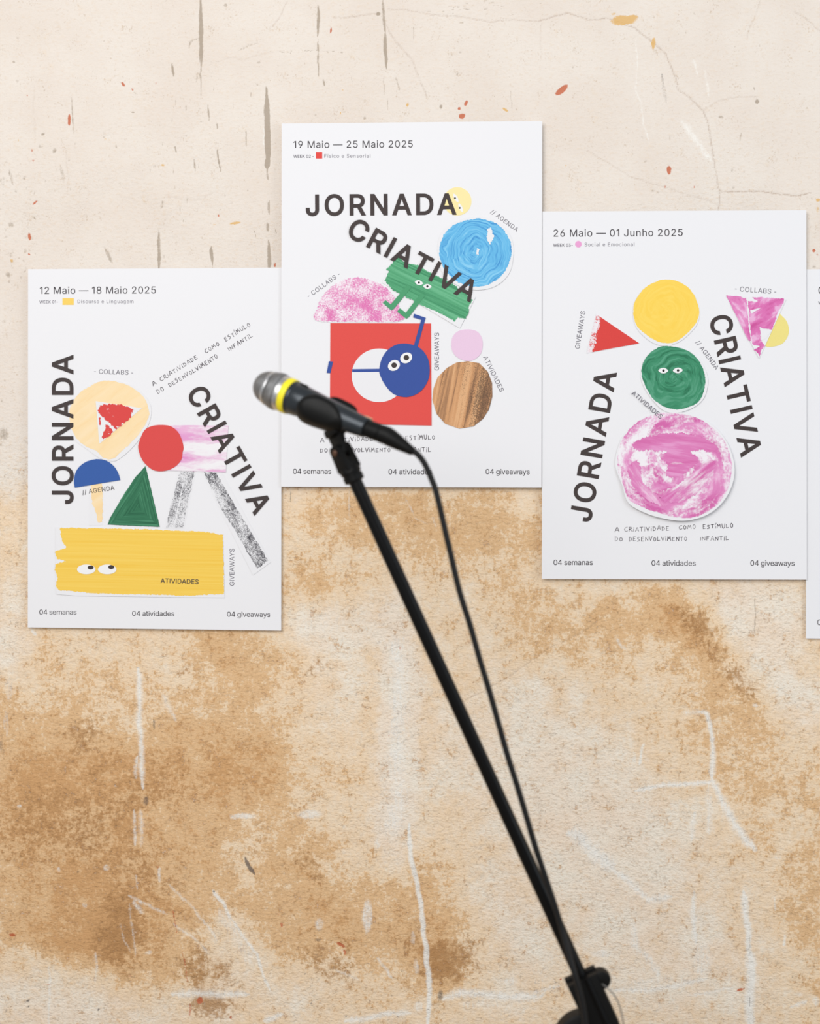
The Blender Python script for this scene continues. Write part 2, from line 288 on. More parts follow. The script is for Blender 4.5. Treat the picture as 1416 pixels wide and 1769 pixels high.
for x, y, rx, ry, rot, am in [(1077, 35, 20, 8, -5, .9), (1060, 24, 5, 3, 0, .3), (1090, 30, 12, 5, -10, .7), (1050, 18, 8, 6, 0, .1), (1129, 74, 3.4, 12, 3, .62), (872.5, 189, 6, 1.8, 40, .9), (703.7, 180, 2.6, 3, 0, .8), (406, 385, 10, 2.4, -4, .7), (424, 387, 5, 3, 0, .1), (592, 156, 3, 1.6, 0, .4), (587, 195, 1.4, 2.4, 0, .5),
                              (1413, 346, 4, 3, 0, .8), (1412, 362, 5, 6, 0, .2), (977, 285, 2, 2, 0, .6), (32, 243, 1.4, 2.4, 0, .5), (20, 450, 3, 3, 0, .4), (281, 285, 4, 2.6, 0, .35), (715, 149, 1.4, 2.4, 0, .3), (885, 200, 2, 2, 0, .3), (627, 191, 1.6, 2, 0, .3), (185, 241, 9, 4, 0, .1), (1382, 318, 6, 12, 0, .05), (370, 388, 3, 2, 0, .3)]:
    spot(yel, x, y, rx, ry, rot, am, .5)
# slate-grey scuffs and dark pits
for pts, wd, am in [([(1144.5, 124), (1145, 150)], 5, .45), ([(1145, 140), (1148, 165), (1149.5, 182)], 8, .25), ([(423, 1481), (430, 1499), (440, 1514)], 6, 1.0), ([(266, 1243), (267, 1262)], 5, .5), ([(254, 1238), (255, 1252)], 6, .15), ([(1296, 1612), (1296, 1640)], 1.6, .4), ([(1297, 1720), (1296, 1745)], 1.8, .7)]:
    stroke(soot, pts, wd, am, .7, 1)
for x, y, rx, ry, am in [(251, 1384, 5, 10, .6), (760, 1720, 6, 11, .6), (371, 1541, 2, 2, 1.0), (48, 1730, 3, 2.6, .9), (50, 1740, 2, 2, .8), (169, 1745, 2, 2, 1.0), (135, 1509, 2.4, 2, .8), (108, 1487, 2.4, 3, .4), (331, 1607, 3, 3, .3), (549, 1623, 7, 3, .5), (1230.5, 1387, 1.4, 1.4, .9), (1369, 1690, 1.4, 1.4, 1.0),
                         (1346, 1623, 2, 1.6, .7), (10, 1746, 3, 4, .5), (537, 1735, 2, 2, .8), (598, 1756, 2, 2, .8), (638, 1728, 2, 2, .7), (695, 1678, 3, 2, .5), (528, 1682, 2, 2, .6), (148, 1709, 2, 2, .5), (0, 1290, 3, 12, .5), (150, 1720, 2, 3, .3)]:
    spot(soot, x, y, rx, ry, 0, am)

rough = np.clip(0.25 + 0.75 * sstep(640, 1000, WY) + 0.25 * (sstep(-.1, .2, fbm(PX, PY, 160, 3, 6))) * sstep(120, 420, PY), 0, 1)
hollow = np.clip(dark + 0.1, 0, 1) + np.clip(rust, 0, 1) * .8 + crack * .6 + np.clip(soot, 0, 1) * .6
relief = -0.0007 + rough * (0.0012 * fbm(PX, PY, 13, 3, 2) + 0.0013 * fbm(PX, PY, 55, 3, 1)) + 0.0004 * fbm(PX, PY, 200, 2, 3) - 0.0008 * hollow
fade = sstep(-.72, -.62, GX) * (1 - sstep(.64, .73, GX)) * sstep(.56, .62, GZ) * (1 - sstep(2.24, 2.31, GZ))   # plain plaster further out
relief = np.minimum(relief, -0.0001) * fade - 0.0007 * (1 - fade)

ny, nx = GX.shape; nv = nx * ny
co3 = np.empty((nv + 4, 3), np.float32)
co3[:nv, 0] = GX.ravel(); co3[:nv, 1] = -relief.ravel(); co3[:nv, 2] = GZ.ravel()
co3[nv:] = [(gx[0], .2, gz[0]), (gx[-1], .2, gz[0]), (gx[-1], .2, gz[-1]), (gx[0], .2, gz[-1])]
idx = np.arange(nv).reshape(ny, nx)
quads = np.stack([idx[:-1, :-1], idx[:-1, 1:], idx[1:, 1:], idx[1:, :-1]], -1).reshape(-1, 4)
nq = len(quads) + 1
loops = np.concatenate([quads.ravel(), [nv + 1, nv, nv + 3, nv + 2]]).astype(np.int32)
# the four edges of the slab
edge_polys = [list(idx[0, ::-1]) + [nv, nv + 1], list(idx[-1, :]) + [nv + 2, nv + 3], list(idx[:, 0]) + [nv + 3, nv], list(idx[::-1, -1]) + [nv + 1, nv + 2]]
starts = list(range(0, nq * 4, 4)); tot = [4] * nq; ex = []
pos = nq * 4
for e in edge_polys:
    starts.append(pos); tot.append(len(e)); ex += [int(v) for v in e]; pos += len(e)
loops = np.concatenate([loops, np.array(ex, np.int32)])
me = bpy.data.meshes.new('wall_back'); me.vertices.add(nv + 4); me.loops.add(len(loops)); me.polygons.add(len(starts))
me.vertices.foreach_set('co', co3.ravel()); me.loops.foreach_set('vertex_index', loops)
me.polygons.foreach_set('loop_start', np.array(starts, np.int32))
me.update(calc_edges=True)
me.polygons.foreach_set('use_smooth', np.array([True] * (nq - 1) + [False] * 5))
def attr(name, a, b, c, d):
    at_ = me.attributes.new(name, 'FLOAT_COLOR', 'POINT')
    buf = np.zeros((nv + 4, 4), np.float32)
    for i, f in enumerate((a, b, c, d)): buf[:nv, i] = np.asarray(f, np.float32).ravel()
    at_.data.foreach_set('color', buf.ravel())
attr('stain', ochre, deep, white, dark); attr('chips', rust, yel, crack, rough); attr('scuff', soot, low, low, low)

wm = new_mat('old_plaster', (0.8, 0.7, 0.6, 1), 0.9, 0, 0.15); T = NT(wm)
def attr_node(name):
    a = T.node('ShaderNodeAttribute', attribute_type='GEOMETRY', attribute_name=name)
    s = T.node('ShaderNodeSeparateColor'); T.l.new(a.outputs['Color'], s.inputs[0])
    return s.outputs[0], s.outputs[1], s.outputs[2], a.outputs['Alpha']
aO, aD, aW, aK = attr_node('stain'); aR, aY, aC, aRo = attr_node('chips'); aS, aL, _, _ = attr_node('scuff')
cv = T.coord()
n1 = T.noise(cv, 105, 7, .68); n2 = T.noise(T.mapping(cv, (3, 1, 7)), 36, 5, .6); n3 = T.noise(T.mapping(cv, (9, 2, 4)), 420, 3, .65)
n4 = T.noise(T.mapping(cv, (5, 5, 5)), 7, 4, .55); n5 = T.noise(T.mapping(cv, (1, 8, 2), sc=(.6, 1, 1.15)), 210, 4, .65)
n6 = T.noise(T.mapping(cv, (6, 3, 9), sc=(1, 1, .8)), 190, 6, .7); n7 = T.noise(T.mapping(cv, (2, 6, 4)), 14, 5, .6)
nst = T.noise(T.mapping(cv, (4, 4, 1), sc=(1, 1, .12)), 330, 3, .6)
c = lambda v: T.add(v, -0.5)
up = T.mix(T.step(.35, .65, n4), C(241, 231, 221, 1.06), C(237, 225, 214, 1.06))
lo_ = T.mix(T.step(.3, .7, n7), C(250, 236, 221, .97), C(246, 226, 205, .97))
base = T.mix(aL, up, lo_)
base = T.mix(T.mul(T.step(.52, .66, n5), T.add(T.mul(aRo, .45), .05)), base, C(222, 192, 158, .97))
# fine dirt specks all over the old paint
sp = T.add(T.mul(T.noise(T.mapping(cv, (8, 1, 5)), 300, 5, .72), .62), T.mul(n2, .38))
base = T.mix(T.mul(T.step(.56, .65, sp), .46), base, C(186, 160, 132, .97))
base = T.mix(T.mul(T.step(.5, .72, T.add(T.mul(n7, .5), T.mul(n1, .5))), .30), base, C(226, 208, 188, .98))
base = T.mix(T.mul(T.step(.60, .70, n6), T.mul(aRo, .35)), base, C(244, 236, 228, .97))
vO = T.add(aO, T.add(T.mul(c(n7), .9), T.add(T.mul(c(n2), .9), T.add(T.mul(c(n1), .9), T.mul(c(n3), .35)))))
base = T.mix(T.mul(T.step(-.26, .46, vO), .82), base, C(243, 213, 176, .97))
vP = T.add(vO, T.add(T.mul(c(n6), .9), -.02))
base = T.mix(T.mul(T.step(.36, .56, vP), .72), base, C(223, 178, 126, .96))
base = T.mix(T.mul(T.step(.66, .90, vP), .7), base, C(205, 154, 102, .95))
fl = T.add(T.mul(n2, .42), T.add(T.mul(n6, .34), T.mul(n1, .24)))
base = T.mix(T.mul(T.mul(T.step(.555, .605, fl), T.step(.45, .9, aRo)), .68), base, C(212, 162, 110, .96))
vD = T.add(aD, T.add(T.mul(c(n1), 1.1), T.add(T.mul(c(n2), .8), T.add(T.mul(c(n6), .7), T.mul(c(n5), .4)))))
base = T.mix(T.mul(T.step(.2, .6, vD), .78), base, C(178, 133, 88, .95))
# chalk specks left on the stains
base = T.mix(T.mul(T.mul(T.step(.57, .68, T.add(T.mul(n6, .6), T.mul(n2, .4))), T.step(.2, .6, aRo)), .55), base, C(240, 226, 212, .97))
vW = T.add(aW, T.add(T.mul(c(n3), .6), T.add(T.mul(c(n6), 1.0), T.add(T.mul(c(n1), .6), T.mul(c(nst), .6)))))
base = T.mix(T.mul(T.step(.0, .85, vW), .84), base, C(248, 243, 238, .96))
# fine drying fissures of the raw plaster
vor = T.node('ShaderNodeTexVoronoi', feature='DISTANCE_TO_EDGE')
wn = T.node('ShaderNodeTexNoise'); T.l.new(cv, wn.inputs['Vector']); wn.inputs['Scale'].default_value = 120; wn.inputs['Detail'].default_value = 2
vm = T.node('ShaderNodeVectorMath', operation='MULTIPLY_ADD'); T.l.new(wn.outputs['Color'], vm.inputs[0]); vm.inputs[1].default_value = (.010, .010, .010)
T.l.new(T.mapping(cv, sc=(.62, 1, 1.2)), vm.inputs[2]); T.l.new(vm.outputs[0], vor.inputs['Vector']); vor.inputs['Scale'].default_value = 150
fis = T.math('SUBTRACT', 1.0, T.step(.0, .10, vor.outputs['Distance']))
fis = T.mul(T.mul(fis, T.step(.50, .62, T.add(T.mul(n6, .6), T.mul(n2, .4)))), T.step(.3, .9, aRo))
base = T.mix(T.mul(fis, .24), base, C(150, 120, 92))
vK = T.add(aK, T.add(T.mul(c(n3), .9), T.add(T.mul(c(n6), .9), T.mul(c(nst), .9))))
base = T.mix(T.mul(T.step(.0, .85, vK), .78), base, C(164, 148, 130))
base = T.mix(T.mul(T.mul(aC, T.step(.34, .55, n3)), .58), base, C(160, 130, 106))
vY = T.add(aY, T.add(T.mul(c(n3), .9), T.mul(c(n1), .9)))
base = T.mix(T.mul(T.step(.05, .5, vY), .85), base, C(224, 178, 104))
vR = T.add(aR, T.add(T.mul(c(n3), .9), T.mul(c(n6), 1.2)))
base = T.mix(T.mul(T.step(.0, .6, vR), .9), base, C(200, 106, 70))
vS = T.add(aS, T.add(T.mul(c(n3), .9), T.mul(c(n1), .8)))
base = T.mix(T.mul(T.step(.0, .9, vS), .8), base, C(104, 97, 95))
T.color(base)
h = T.add(T.mul(n1, .75), T.add(T.mul(n5, .75), T.mul(n3, .10)))
h = T.math('SUBTRACT', T.mul(h, T.add(T.mul(aRo, .9), .1)), T.mul(fis, .14))
T.bump(h, 1.0, .0036)
me.materials.append(wm)
wall = bpy.data.objects.new('wall_back', me); COL.objects.link(wall); tag(wall, 'old plaster wall, pale paint above and ochre stains below', kind='structure')

fm = new_mat('concrete_floor', C(150, 140, 128), .8); T = NT(fm); cv = T.coord()
T.color(T.mix(T.step(.35, .65, T.noise(cv, 3, 6)), C(158, 148, 136), C(138, 128, 117)))
floor = link_mesh('floor', [(x, y, z) for z in (-.1, 0) for x, y in ((-2.4, -4.2), (2.4, -4.2), (2.4, .2), (-2.4, .2))],
                  [(3, 2, 1, 0), (4, 5, 6, 7), (0, 1, 5, 4), (1, 2, 6, 5), (2, 3, 7, 6), (3, 0, 4, 7)], fm)
tag(floor, 'worn concrete floor', kind='structure')

# ---------------------------------------------------------------- posters
GLYPHS = {
' ': (188, ''),
'-': (300, '179,244,242,244,242,226 242,207,242,188,179,188 115,188,52,188,52,207 52,226,52,244,115,244'),
'/': (249, '216,533,235,533,180,330 126,127,71,-76,52,-76 33,-76,14,-76,69,127 124,330,178,533,197,533'),
'0': (453, '264,-7,227,-7,189,-7 157,3,130,24,103,45 83,74,69,113,55,152 48,199,48,254,48,309 55,356,69,395,83,434 104,464,130,484,157,505 189,516,227,516,264,516 296,505,323,484,350,464 370,434,384,395,398,356 405,309,405,254,405,199 398,152,384,113,370,74 350,45,323,24,297,3|202,50,227,50,252,50 273,58,290,74,308,90 321,113,330,144,339,174 344,211,344,254,344,297 339,334,330,365,321,395 308,419,290,435,273,451 252,460,227,460,202,460 180,451,163,435,146,419 132,395,123,365,114,334 109,297,109,254,109,211 114,174,123,144,132,113 146,90,163,74,180,58'),
'1': (300, '200,509,226,509,226,339 226,170,226,0,205,0 184,0,162,0,162,149 162,299,162,448,161,448 160,448,159,448,118,418 77,388,36,358,36,381 36,404,36,427,73,454 111,481,148,509,174,509'),
'2': (453, '172,0,64,0,64,16 64,32,64,47,121,108 177,168,234,229,254,249 270,267,282,282,295,298 304,313,311,327,317,341 320,356,320,371,320,390 316,405,308,419,299,432 288,442,273,449,259,456 242,460,224,460,204,460 187,456,172,447,158,439 147,428,139,413,131,399 127,382,127,362,107,362 86,362,66,362,66,392 72,419,86,442,100,465 119,483,143,496,167,509 194,516,225,516,255,516 282,509,306,497,329,484 348,467,361,445,374,424 381,399,381,372,381,354 378,335,371,318,364,300 353,280,336,259,319,237 296,211,267,180,229,140 191,100,153,60,153,59 153,58,153,57,231,57 310,57,389,57,389,38 389,19,389,0,281,0'),
'3': (453, '252,-7,218,-7,187,-7 158,-1,133,10,107,21 86,37,70,57,54,78 46,103,44,132,66,132 87,132,109,132,111,114 117,99,126,87,136,75 149,65,165,59,181,53 199,50,219,50,239,50 258,53,275,61,292,68 305,79,315,93,324,107 329,124,329,145,329,163 325,181,316,196,307,212 293,224,275,234,256,243 231,248,201,248,186,248 172,248,157,248,157,265 157,282,157,299,200,349 244,399,288,448,288,450 288,451,288,452,215,452 142,452,70,452,70,471 70,490,70,509,171,509 272,509,372,509,372,493 372,477,372,461,319,400 265,339,211,278,211,282 211,285,211,289,249,293 281,288,308,276,335,263 356,246,371,222,386,199 393,173,393,145,393,115 385,89,370,66,355,43 335,25,309,12,282,0'),
'4': (453, '282,0,282,0,282,0 343,0,343,0,343,0 343,105,343,105,343,105 413,105,413,105,413,105 413,159,413,159,413,159 343,159,343,159,343,159 343,509,343,509,343,509 262,509,262,509,262,509 40,158,40,158,40,158 40,105,40,105,40,105 282,105,282,105,282,105|108,159,108,159,108,159 282,430,282,430,282,430 282,159,282,159,282,159'),
'5': (453, '254,-7,221,-7,191,-7 164,-1,140,11,116,23 97,39,83,60,69,81 61,104,60,130,81,130 101,130,122,130,124,115 129,101,138,89,147,77 159,67,173,60,188,53 204,50,221,50,242,50 260,55,276,64,292,74 305,87,314,104,323,121 328,141,328,162,328,184 323,204,314,221,304,238 291,252,275,262,258,272 239,277,218,277,201,277 184,274,167,268,151,263 138,255,128,246,108,248 88,250,67,253,77,338 86,423,96,509,186,509 276,509,366,509,366,490 366,471,366,452,294,452 222,452,151,452,145,402 139,352,134,301,135,301 135,301,136,301,147,311 161,319,178,325,194,331 211,334,229,334,253,334 274,329,294,321,313,313 331,301,345,285,359,270 371,252,379,231,387,210 391,188,391,163,391,130 384,101,369,76,354,50 334,30,309,15,283,1'),
'6': (453, '258,-7,226,-7,195,-7 167,0,142,15,118,29 98,49,84,74,71,100 64,129,64,162,64,186 69,212,80,239,91,266 110,300,137,340,176,396 214,453,252,509,276,509 299,509,322,509,265,426 208,344,151,261,149,261 147,261,145,261,150,271 157,280,165,288,174,296 184,302,196,307,207,312 221,314,235,314,266,314 293,308,316,295,339,282 357,263,370,240,382,216 389,189,389,157,389,125 382,97,368,73,354,48 334,28,310,14,286,0|207,48,226,48,246,48 264,53,279,63,294,72 306,85,314,101,323,118 327,136,327,157,327,178 323,197,314,213,306,230 294,242,279,251,264,261 246,265,226,265,207,265 189,261,174,252,159,243 147,230,138,214,129,198 125,179,125,158,125,137 129,118,138,102,147,85 159,72,174,63,189,53'),
'7': (453, '120,0,97,0,172,149 248,299,323,448,323,450 323,451,323,452,236,452 149,452,62,452,62,471 62,490,62,509,172,509 281,509,391,509,391,489 391,469,391,449,315,299 240,150,165,0,142,0'),
'8': (453, '260,-7,226,-7,192,-7 162,-1,136,11,109,24 89,40,74,62,59,83 52,108,52,135,52,157 56,177,65,195,74,213 86,229,101,241,116,253 133,261,153,265,153,265 153,266,153,267,128,273 108,287,93,308,78,329 70,353,70,380,70,406 77,429,90,450,104,470 122,486,146,498,169,510 196,516,226,516,256,516 283,510,306,498,329,486 348,470,361,450,375,429 382,406,382,380,382,353 374,329,359,308,344,287 325,273,300,267,300,266 300,265,300,265,319,261 336,253,351,241,366,229 378,213,387,195,396,177 401,157,401,135,401,108 393,83,378,62,364,40 343,24,317,11,291,-1|204,49,226,49,249,49 268,53,285,60,301,68 314,78,323,91,332,105 337,121,337,139,337,158 332,174,322,189,313,203 300,214,283,223,266,231 247,235,226,235,205,235 186,231,169,223,152,214 139,203,130,189,120,174 115,158,115,139,115,121 120,105,129,91,138,78 151,68,167,60,184,53|208,290,226,290,244,290 260,293,274,300,288,307 299,318,307,330,315,343 319,358,319,376,319,393 315,407,308,420,300,433 289,443,275,449,261,456 245,460,226,460,208,460 191,456,177,449,163,443 152,433,145,420,137,407 133,393,133,376,133,358 137,343,145,330,152,318 163,307,178,300,192,293'),
'9': (453, '195,516,226,516,258,516 286,508,310,494,335,480 354,460,368,434,382,409 389,380,389,347,389,323 383,297,373,270,362,243 343,209,315,168,277,112 239,56,200,0,177,0 154,0,130,0,187,83 244,165,301,248,303,248 305,248,307,248,303,238 296,229,287,221,279,213 269,207,257,202,245,197 232,195,218,195,187,195 160,201,137,214,114,227 96,245,83,269,70,292 64,320,64,352,64,384 71,412,85,436,99,461 118,480,143,494,167,508|246,460,226,460,207,460 189,456,174,446,159,437 147,424,138,407,130,391 125,372,125,352,125,330 130,312,138,295,147,279 159,266,174,257,189,248 207,243,226,243,246,243 263,248,279,257,294,266 306,279,314,295,323,311 327,330,327,350,327,372 323,391,314,407,306,424 294,437,279,446,264,456'),
'A': (480, '39,0,16,0,78,170 140,339,201,509,226,509 251,509,276,509,338,339 401,170,463,0,440,0 418,0,395,0,359,101 323,202,287,302,281,321 273,344,264,372,255,400 245,435,232,478,236,478 241,478,245,478,233,435 222,399,213,371,204,343 196,320,191,302,155,202 120,101,85,0,62,0|197,142,110,142,110,161 110,180,110,199,197,199 283,199,370,199,370,180 370,161,370,142,283,142'),
'B': (456, '122,0,60,0,60,170 60,339,60,509,120,509 181,509,241,509,276,509 306,503,329,491,352,479 369,462,381,442,392,422 398,399,398,374,398,352 394,334,387,320,379,306 369,294,356,286,344,277 330,271,315,267,315,265 315,264,315,262,331,261 347,255,363,245,379,235 392,221,402,203,413,185 418,163,418,136,418,111 412,87,400,67,388,46 370,30,344,18,319,6 287,0,247,0,184,0|125,115,125,57,165,57 205,57,245,57,284,57 313,65,330,80,347,95 355,114,355,137,355,154 351,170,342,184,334,198 321,209,306,218,290,227 271,231,248,231,207,231 166,231,125,231,125,173|125,341,125,285,162,285 200,285,238,285,257,285 273,289,288,296,303,303 315,313,323,326,332,339 336,355,336,372,336,395 328,414,313,429,297,444 273,452,240,452,202,452 163,452,125,452,125,396'),
'C': (510, '293,-7,267,-7,223,-7 184,4,150,25,116,46 89,76,70,115,50,154 40,201,40,254,40,308 50,354,70,393,89,432 116,462,150,484,184,505 223,516,267,516,293,516 317,512,340,504,363,497 384,486,402,471,420,457 436,439,448,418,460,398 468,374,473,348,451,348 430,348,408,348,404,366 398,381,389,395,381,408 370,419,357,428,345,438 331,444,315,449,300,454 284,456,267,456,236,456 208,448,184,432,159,417 139,394,125,364,111,334 103,297,103,254,103,211 111,175,125,145,140,115 159,92,184,76,209,61 236,53,267,53,284,53 300,55,315,60,331,65 345,71,357,81,370,90 381,101,389,114,398,128 404,143,408,160,430,160 451,160,473,160,469,135 460,111,448,91,436,70 421,52,402,38,384,23 363,12,341,5,318,-3'),
'D': (502, '271,0,219,0,178,0 137,0,96,0,96,19 96,38,96,57,136,57 175,57,215,57,256,57 291,65,318,81,345,97 366,119,379,149,392,179 399,214,399,255,399,296 392,331,379,361,366,390 346,412,320,428,293,444 260,452,221,452,178,452 136,452,93,452,93,471 93,490,93,509,137,509 181,509,225,509,275,509 317,499,353,478,388,458 415,429,433,391,452,353 462,308,462,255,462,202 452,157,433,119,414,81 387,51,351,31,314,10|103,509,125,509,125,339 125,170,125,0,103,0 82,0,60,0,60,170 60,339,60,509,82,509'),
'E': (419, '165,0,60,0,60,170 60,339,60,509,164,509 268,509,372,509,372,490 372,471,372,452,290,452 207,452,125,452,125,396 125,341,125,286,202,286 278,286,355,286,355,267 355,248,355,229,278,229 202,229,125,229,125,172 125,114,125,57,208,57 292,57,375,57,375,38 375,19,375,0,270,0'),
'F': (410, '82,0,60,0,60,170 60,339,60,509,163,509 266,509,369,509,369,490 369,471,369,452,288,452 206,452,125,452,125,394 125,336,125,278,198,278 272,278,346,278,346,259 346,240,346,221,272,221 198,221,125,221,125,147 125,74,125,0,103,0'),
'G': (520, '309,-7,269,-7,223,-7 184,4,149,25,115,46 88,77,69,116,50,155 40,201,40,254,40,308 50,354,69,393,88,432 115,462,149,484,183,505 221,516,265,516,292,516 317,512,340,504,364,496 385,484,403,469,422,454 437,437,449,416,461,396 470,373,474,349,452,349 430,349,408,349,403,365 396,380,387,393,379,406 368,417,356,427,344,436 330,444,315,448,300,453 283,456,265,456,235,456 208,448,183,432,159,417 139,394,125,364,111,334 103,297,103,254,103,211 111,175,125,145,140,115 159,92,184,76,209,61 237,53,269,53,297,53 323,59,345,71,367,83 384,101,396,123,409,146 415,172,415,202,421,201 428,200,434,199,384,199 333,199,283,199,283,218 283,237,283,256,348,256 413,256,478,256,478,237 478,219,478,200,478,158 469,122,451,91,433,60 408,36,377,19,345,2'),
'I': (190, '64,0,64,0,64,0 126,0,126,0,126,0 126,509,126,509,126,509 64,509,64,509,64,509'),
'J': (396, '230,-7,185,-7,140,-7 104,6,75,33,47,59 33,97,33,145,33,155 33,164,33,173,55,173 76,173,98,173,98,164 98,155,98,145,98,114 106,91,122,74,137,58 159,50,185,50,211,50 232,58,248,74,264,91 272,114,272,145,272,267 272,388,272,509,293,509 315,509,336,509,336,388 336,267,336,145,336,97 322,59,294,33,266,6'),
'K': (467, '146,189,104,145,104,169 104,193,104,216,116,232 128,247,139,261,151,275 162,290,174,303,187,317 199,331,212,344,262,399 313,454,364,509,392,509 420,509,448,509,376,431 304,353,231,276,230,276 229,276,228,276,187,233|82,0,60,0,60,170 60,339,60,509,82,509 103,509,125,509,125,451 125,392,125,334,124,298 124,261,124,225,124,214 124,204,125,193,125,129 125,64,125,0,103,0|398,0,372,0,311,86 249,173,188,259,201,276 215,293,228,309,302,206 375,103,449,0,423,0'),
'L': (393, '160,0,60,0,60,170 60,339,60,509,82,509 103,509,125,509,125,358 125,208,125,57,203,57 282,57,361,57,361,38 361,19,361,0,261,0'),
'M': (628, '81,0,60,0,60,170 60,339,60,509,91,509 121,509,152,509,193,402 235,294,277,187,280,180 284,170,287,159,291,148 295,136,299,123,303,110 307,97,311,84,315,71 319,59,322,49,317,49 312,49,307,49,310,59 314,70,318,83,322,95 326,108,330,121,334,134 338,147,342,158,346,170 349,179,352,187,394,294 435,402,476,509,507,509 537,509,568,509,568,339 568,170,568,0,547,0 525,0,504,0,504,97 504,194,504,291,504,302 504,314,504,327,505,340 505,354,505,369,505,383 506,398,506,413,506,428 507,443,507,457,509,457 511,457,513,457,508,441 503,426,498,409,492,393 487,378,482,363,477,348 472,334,467,322,463,309 459,299,456,291,418,194 380,97,342,0,323,0 305,0,286,0,248,97 209,194,170,291,167,299 163,309,159,321,155,333 150,346,145,361,140,376 135,391,129,408,124,424 118,441,112,457,114,457 117,457,119,457,119,444 120,431,120,416,120,401 121,387,121,372,121,357 121,342,122,328,122,315 122,302,122,291,122,194 122,97,122,0,101,0'),
'N': (523, '82,0,60,0,60,170 60,339,60,509,85,509 111,509,136,509,205,400 274,291,343,183,349,174 355,164,363,151,370,138 379,123,388,107,396,90 405,73,414,55,411,55 408,54,405,54,403,72 401,90,401,108,400,126 399,142,399,157,399,172 399,185,399,195,399,300 399,404,399,509,420,509 442,509,463,509,463,339 463,170,463,0,438,0 412,0,387,0,325,97 264,193,202,290,194,303 186,316,177,331,169,345 159,362,148,381,137,400 123,424,108,452,111,453 115,453,119,454,120,428 121,405,122,384,123,362 124,344,124,328,125,312 125,300,125,291,125,194 125,97,125,0,103,0'),
'O': (533, '311,-7,267,-7,223,-7 184,4,150,25,116,46 90,76,70,115,50,154 40,201,40,254,40,308 50,354,70,393,90,432 116,462,150,484,184,505 223,516,267,516,311,516 350,505,384,484,418,462 444,432,464,393,483,354 493,308,493,254,493,201 483,154,464,115,444,76 418,46,384,25,350,4|236,53,267,53,297,53 325,61,349,76,374,91 394,114,408,144,423,174 430,211,430,254,430,298 423,335,408,365,394,395 374,417,349,433,325,448 297,456,267,456,236,456 209,448,184,433,159,417 140,394,125,364,111,334 103,297,103,254,103,211 111,174,125,144,140,114 159,92,184,76,209,61'),
'R': (449, '82,0,60,0,60,170 60,339,60,509,119,509 177,509,236,509,275,509 307,502,333,489,359,475 378,457,390,433,403,410 409,382,409,352,409,321 403,295,390,271,378,248 359,230,333,217,307,204 275,198,236,198,189,198 143,198,96,198,96,217 96,236,96,255,142,255 188,255,234,255,260,255 281,259,298,267,314,275 326,286,334,300,341,315 345,332,345,352,345,372 341,390,334,405,326,420 314,431,298,440,281,448 259,452,233,452,197,452 161,452,125,452,125,301 125,151,125,0,103,0|378,0,353,0,312,76 271,153,230,229,254,229 279,229,303,229,344,153 386,76,428,0,403,0'),
'S': (447, '263,-9,224,-9,187,-9 155,-3,128,9,100,21 79,38,64,60,49,82 40,107,38,137,60,137 82,137,104,137,106,117 112,101,123,88,134,75 149,65,166,59,184,52 203,49,224,49,247,49 268,53,286,60,304,68 319,78,329,92,340,105 346,121,346,139,346,155 341,169,332,179,323,189 311,198,296,205,281,211 264,217,245,222,224,228 204,234,184,239,142,251 109,268,86,289,63,311 52,339,52,372,52,401 60,426,75,448,90,469 111,486,138,498,164,510 194,516,227,516,261,516 290,510,316,498,342,486 362,469,377,449,392,428 400,404,401,378,380,378 358,378,337,378,335,403 323,423,302,437,281,451 256,459,225,459,203,459 184,455,167,448,151,441 138,431,129,418,120,406 115,391,115,376,115,358 120,344,131,334,142,323 154,314,169,308,184,302 199,297,212,293,230,289 247,284,264,279,279,275 295,270,312,264,328,257 344,248,359,238,373,227 385,214,395,198,404,181 408,162,408,139,408,111 401,86,386,64,372,41 351,24,323,11,296,-2'),
'T': (449, '85,452,32,452,32,471 32,490,32,509,160,509 288,509,417,509,417,490 417,471,417,452,363,452 310,452,257,452,257,301 257,151,257,0,235,0 214,0,193,0,193,151 193,301,193,452,139,452'),
'V': (480, '229,0,204,0,141,170 79,339,16,509,39,509 62,509,84,509,120,408 156,307,192,206,198,189 206,166,215,137,224,109 235,73,248,31,243,31 239,31,235,31,247,74 258,110,267,138,276,166 284,189,290,206,325,307 360,408,395,509,417,509 440,509,463,509,401,339 340,170,278,0,253,0'),
'W': (686, '180,0,155,0,109,170 63,339,16,509,38,509 60,509,82,509,109,404 136,300,163,196,168,179 172,163,175,145,179,128 183,111,187,94,190,76 194,58,197,40,194,40 192,40,189,40,193,58 196,76,200,94,203,111 207,128,211,145,215,163 220,179,224,196,251,300 279,404,306,509,331,509 355,509,380,509,407,404 434,300,462,196,466,179 470,163,474,145,478,128 482,111,486,94,490,76 494,58,497,40,494,40 491,40,488,40,492,58 495,76,499,94,502,111 506,128,510,145,515,163 519,179,523,196,550,300 576,404,603,509,625,509 647,509,670,509,623,339 577,170,530,0,505,0 480,0,455,0,426,108 397,215,368,323,362,344 357,367,351,391,346,416 341,444,336,475,341,475 345,475,350,475,345,445 340,419,335,395,330,371 324,347,318,323,289,215 260,108,230,0,205,0'),
'Y': (472, '225,0,203,0,203,69 203,139,203,208,141,308 79,409,16,509,41,509 66,509,91,509,125,454 159,399,192,344,203,326 213,309,222,292,231,275 240,255,250,230,241,230 232,230,224,230,233,255 242,276,251,293,260,310 270,327,280,344,314,399 347,454,381,509,406,509 430,509,455,509,393,409 330,308,268,208,268,139 268,69,268,0,247,0'),
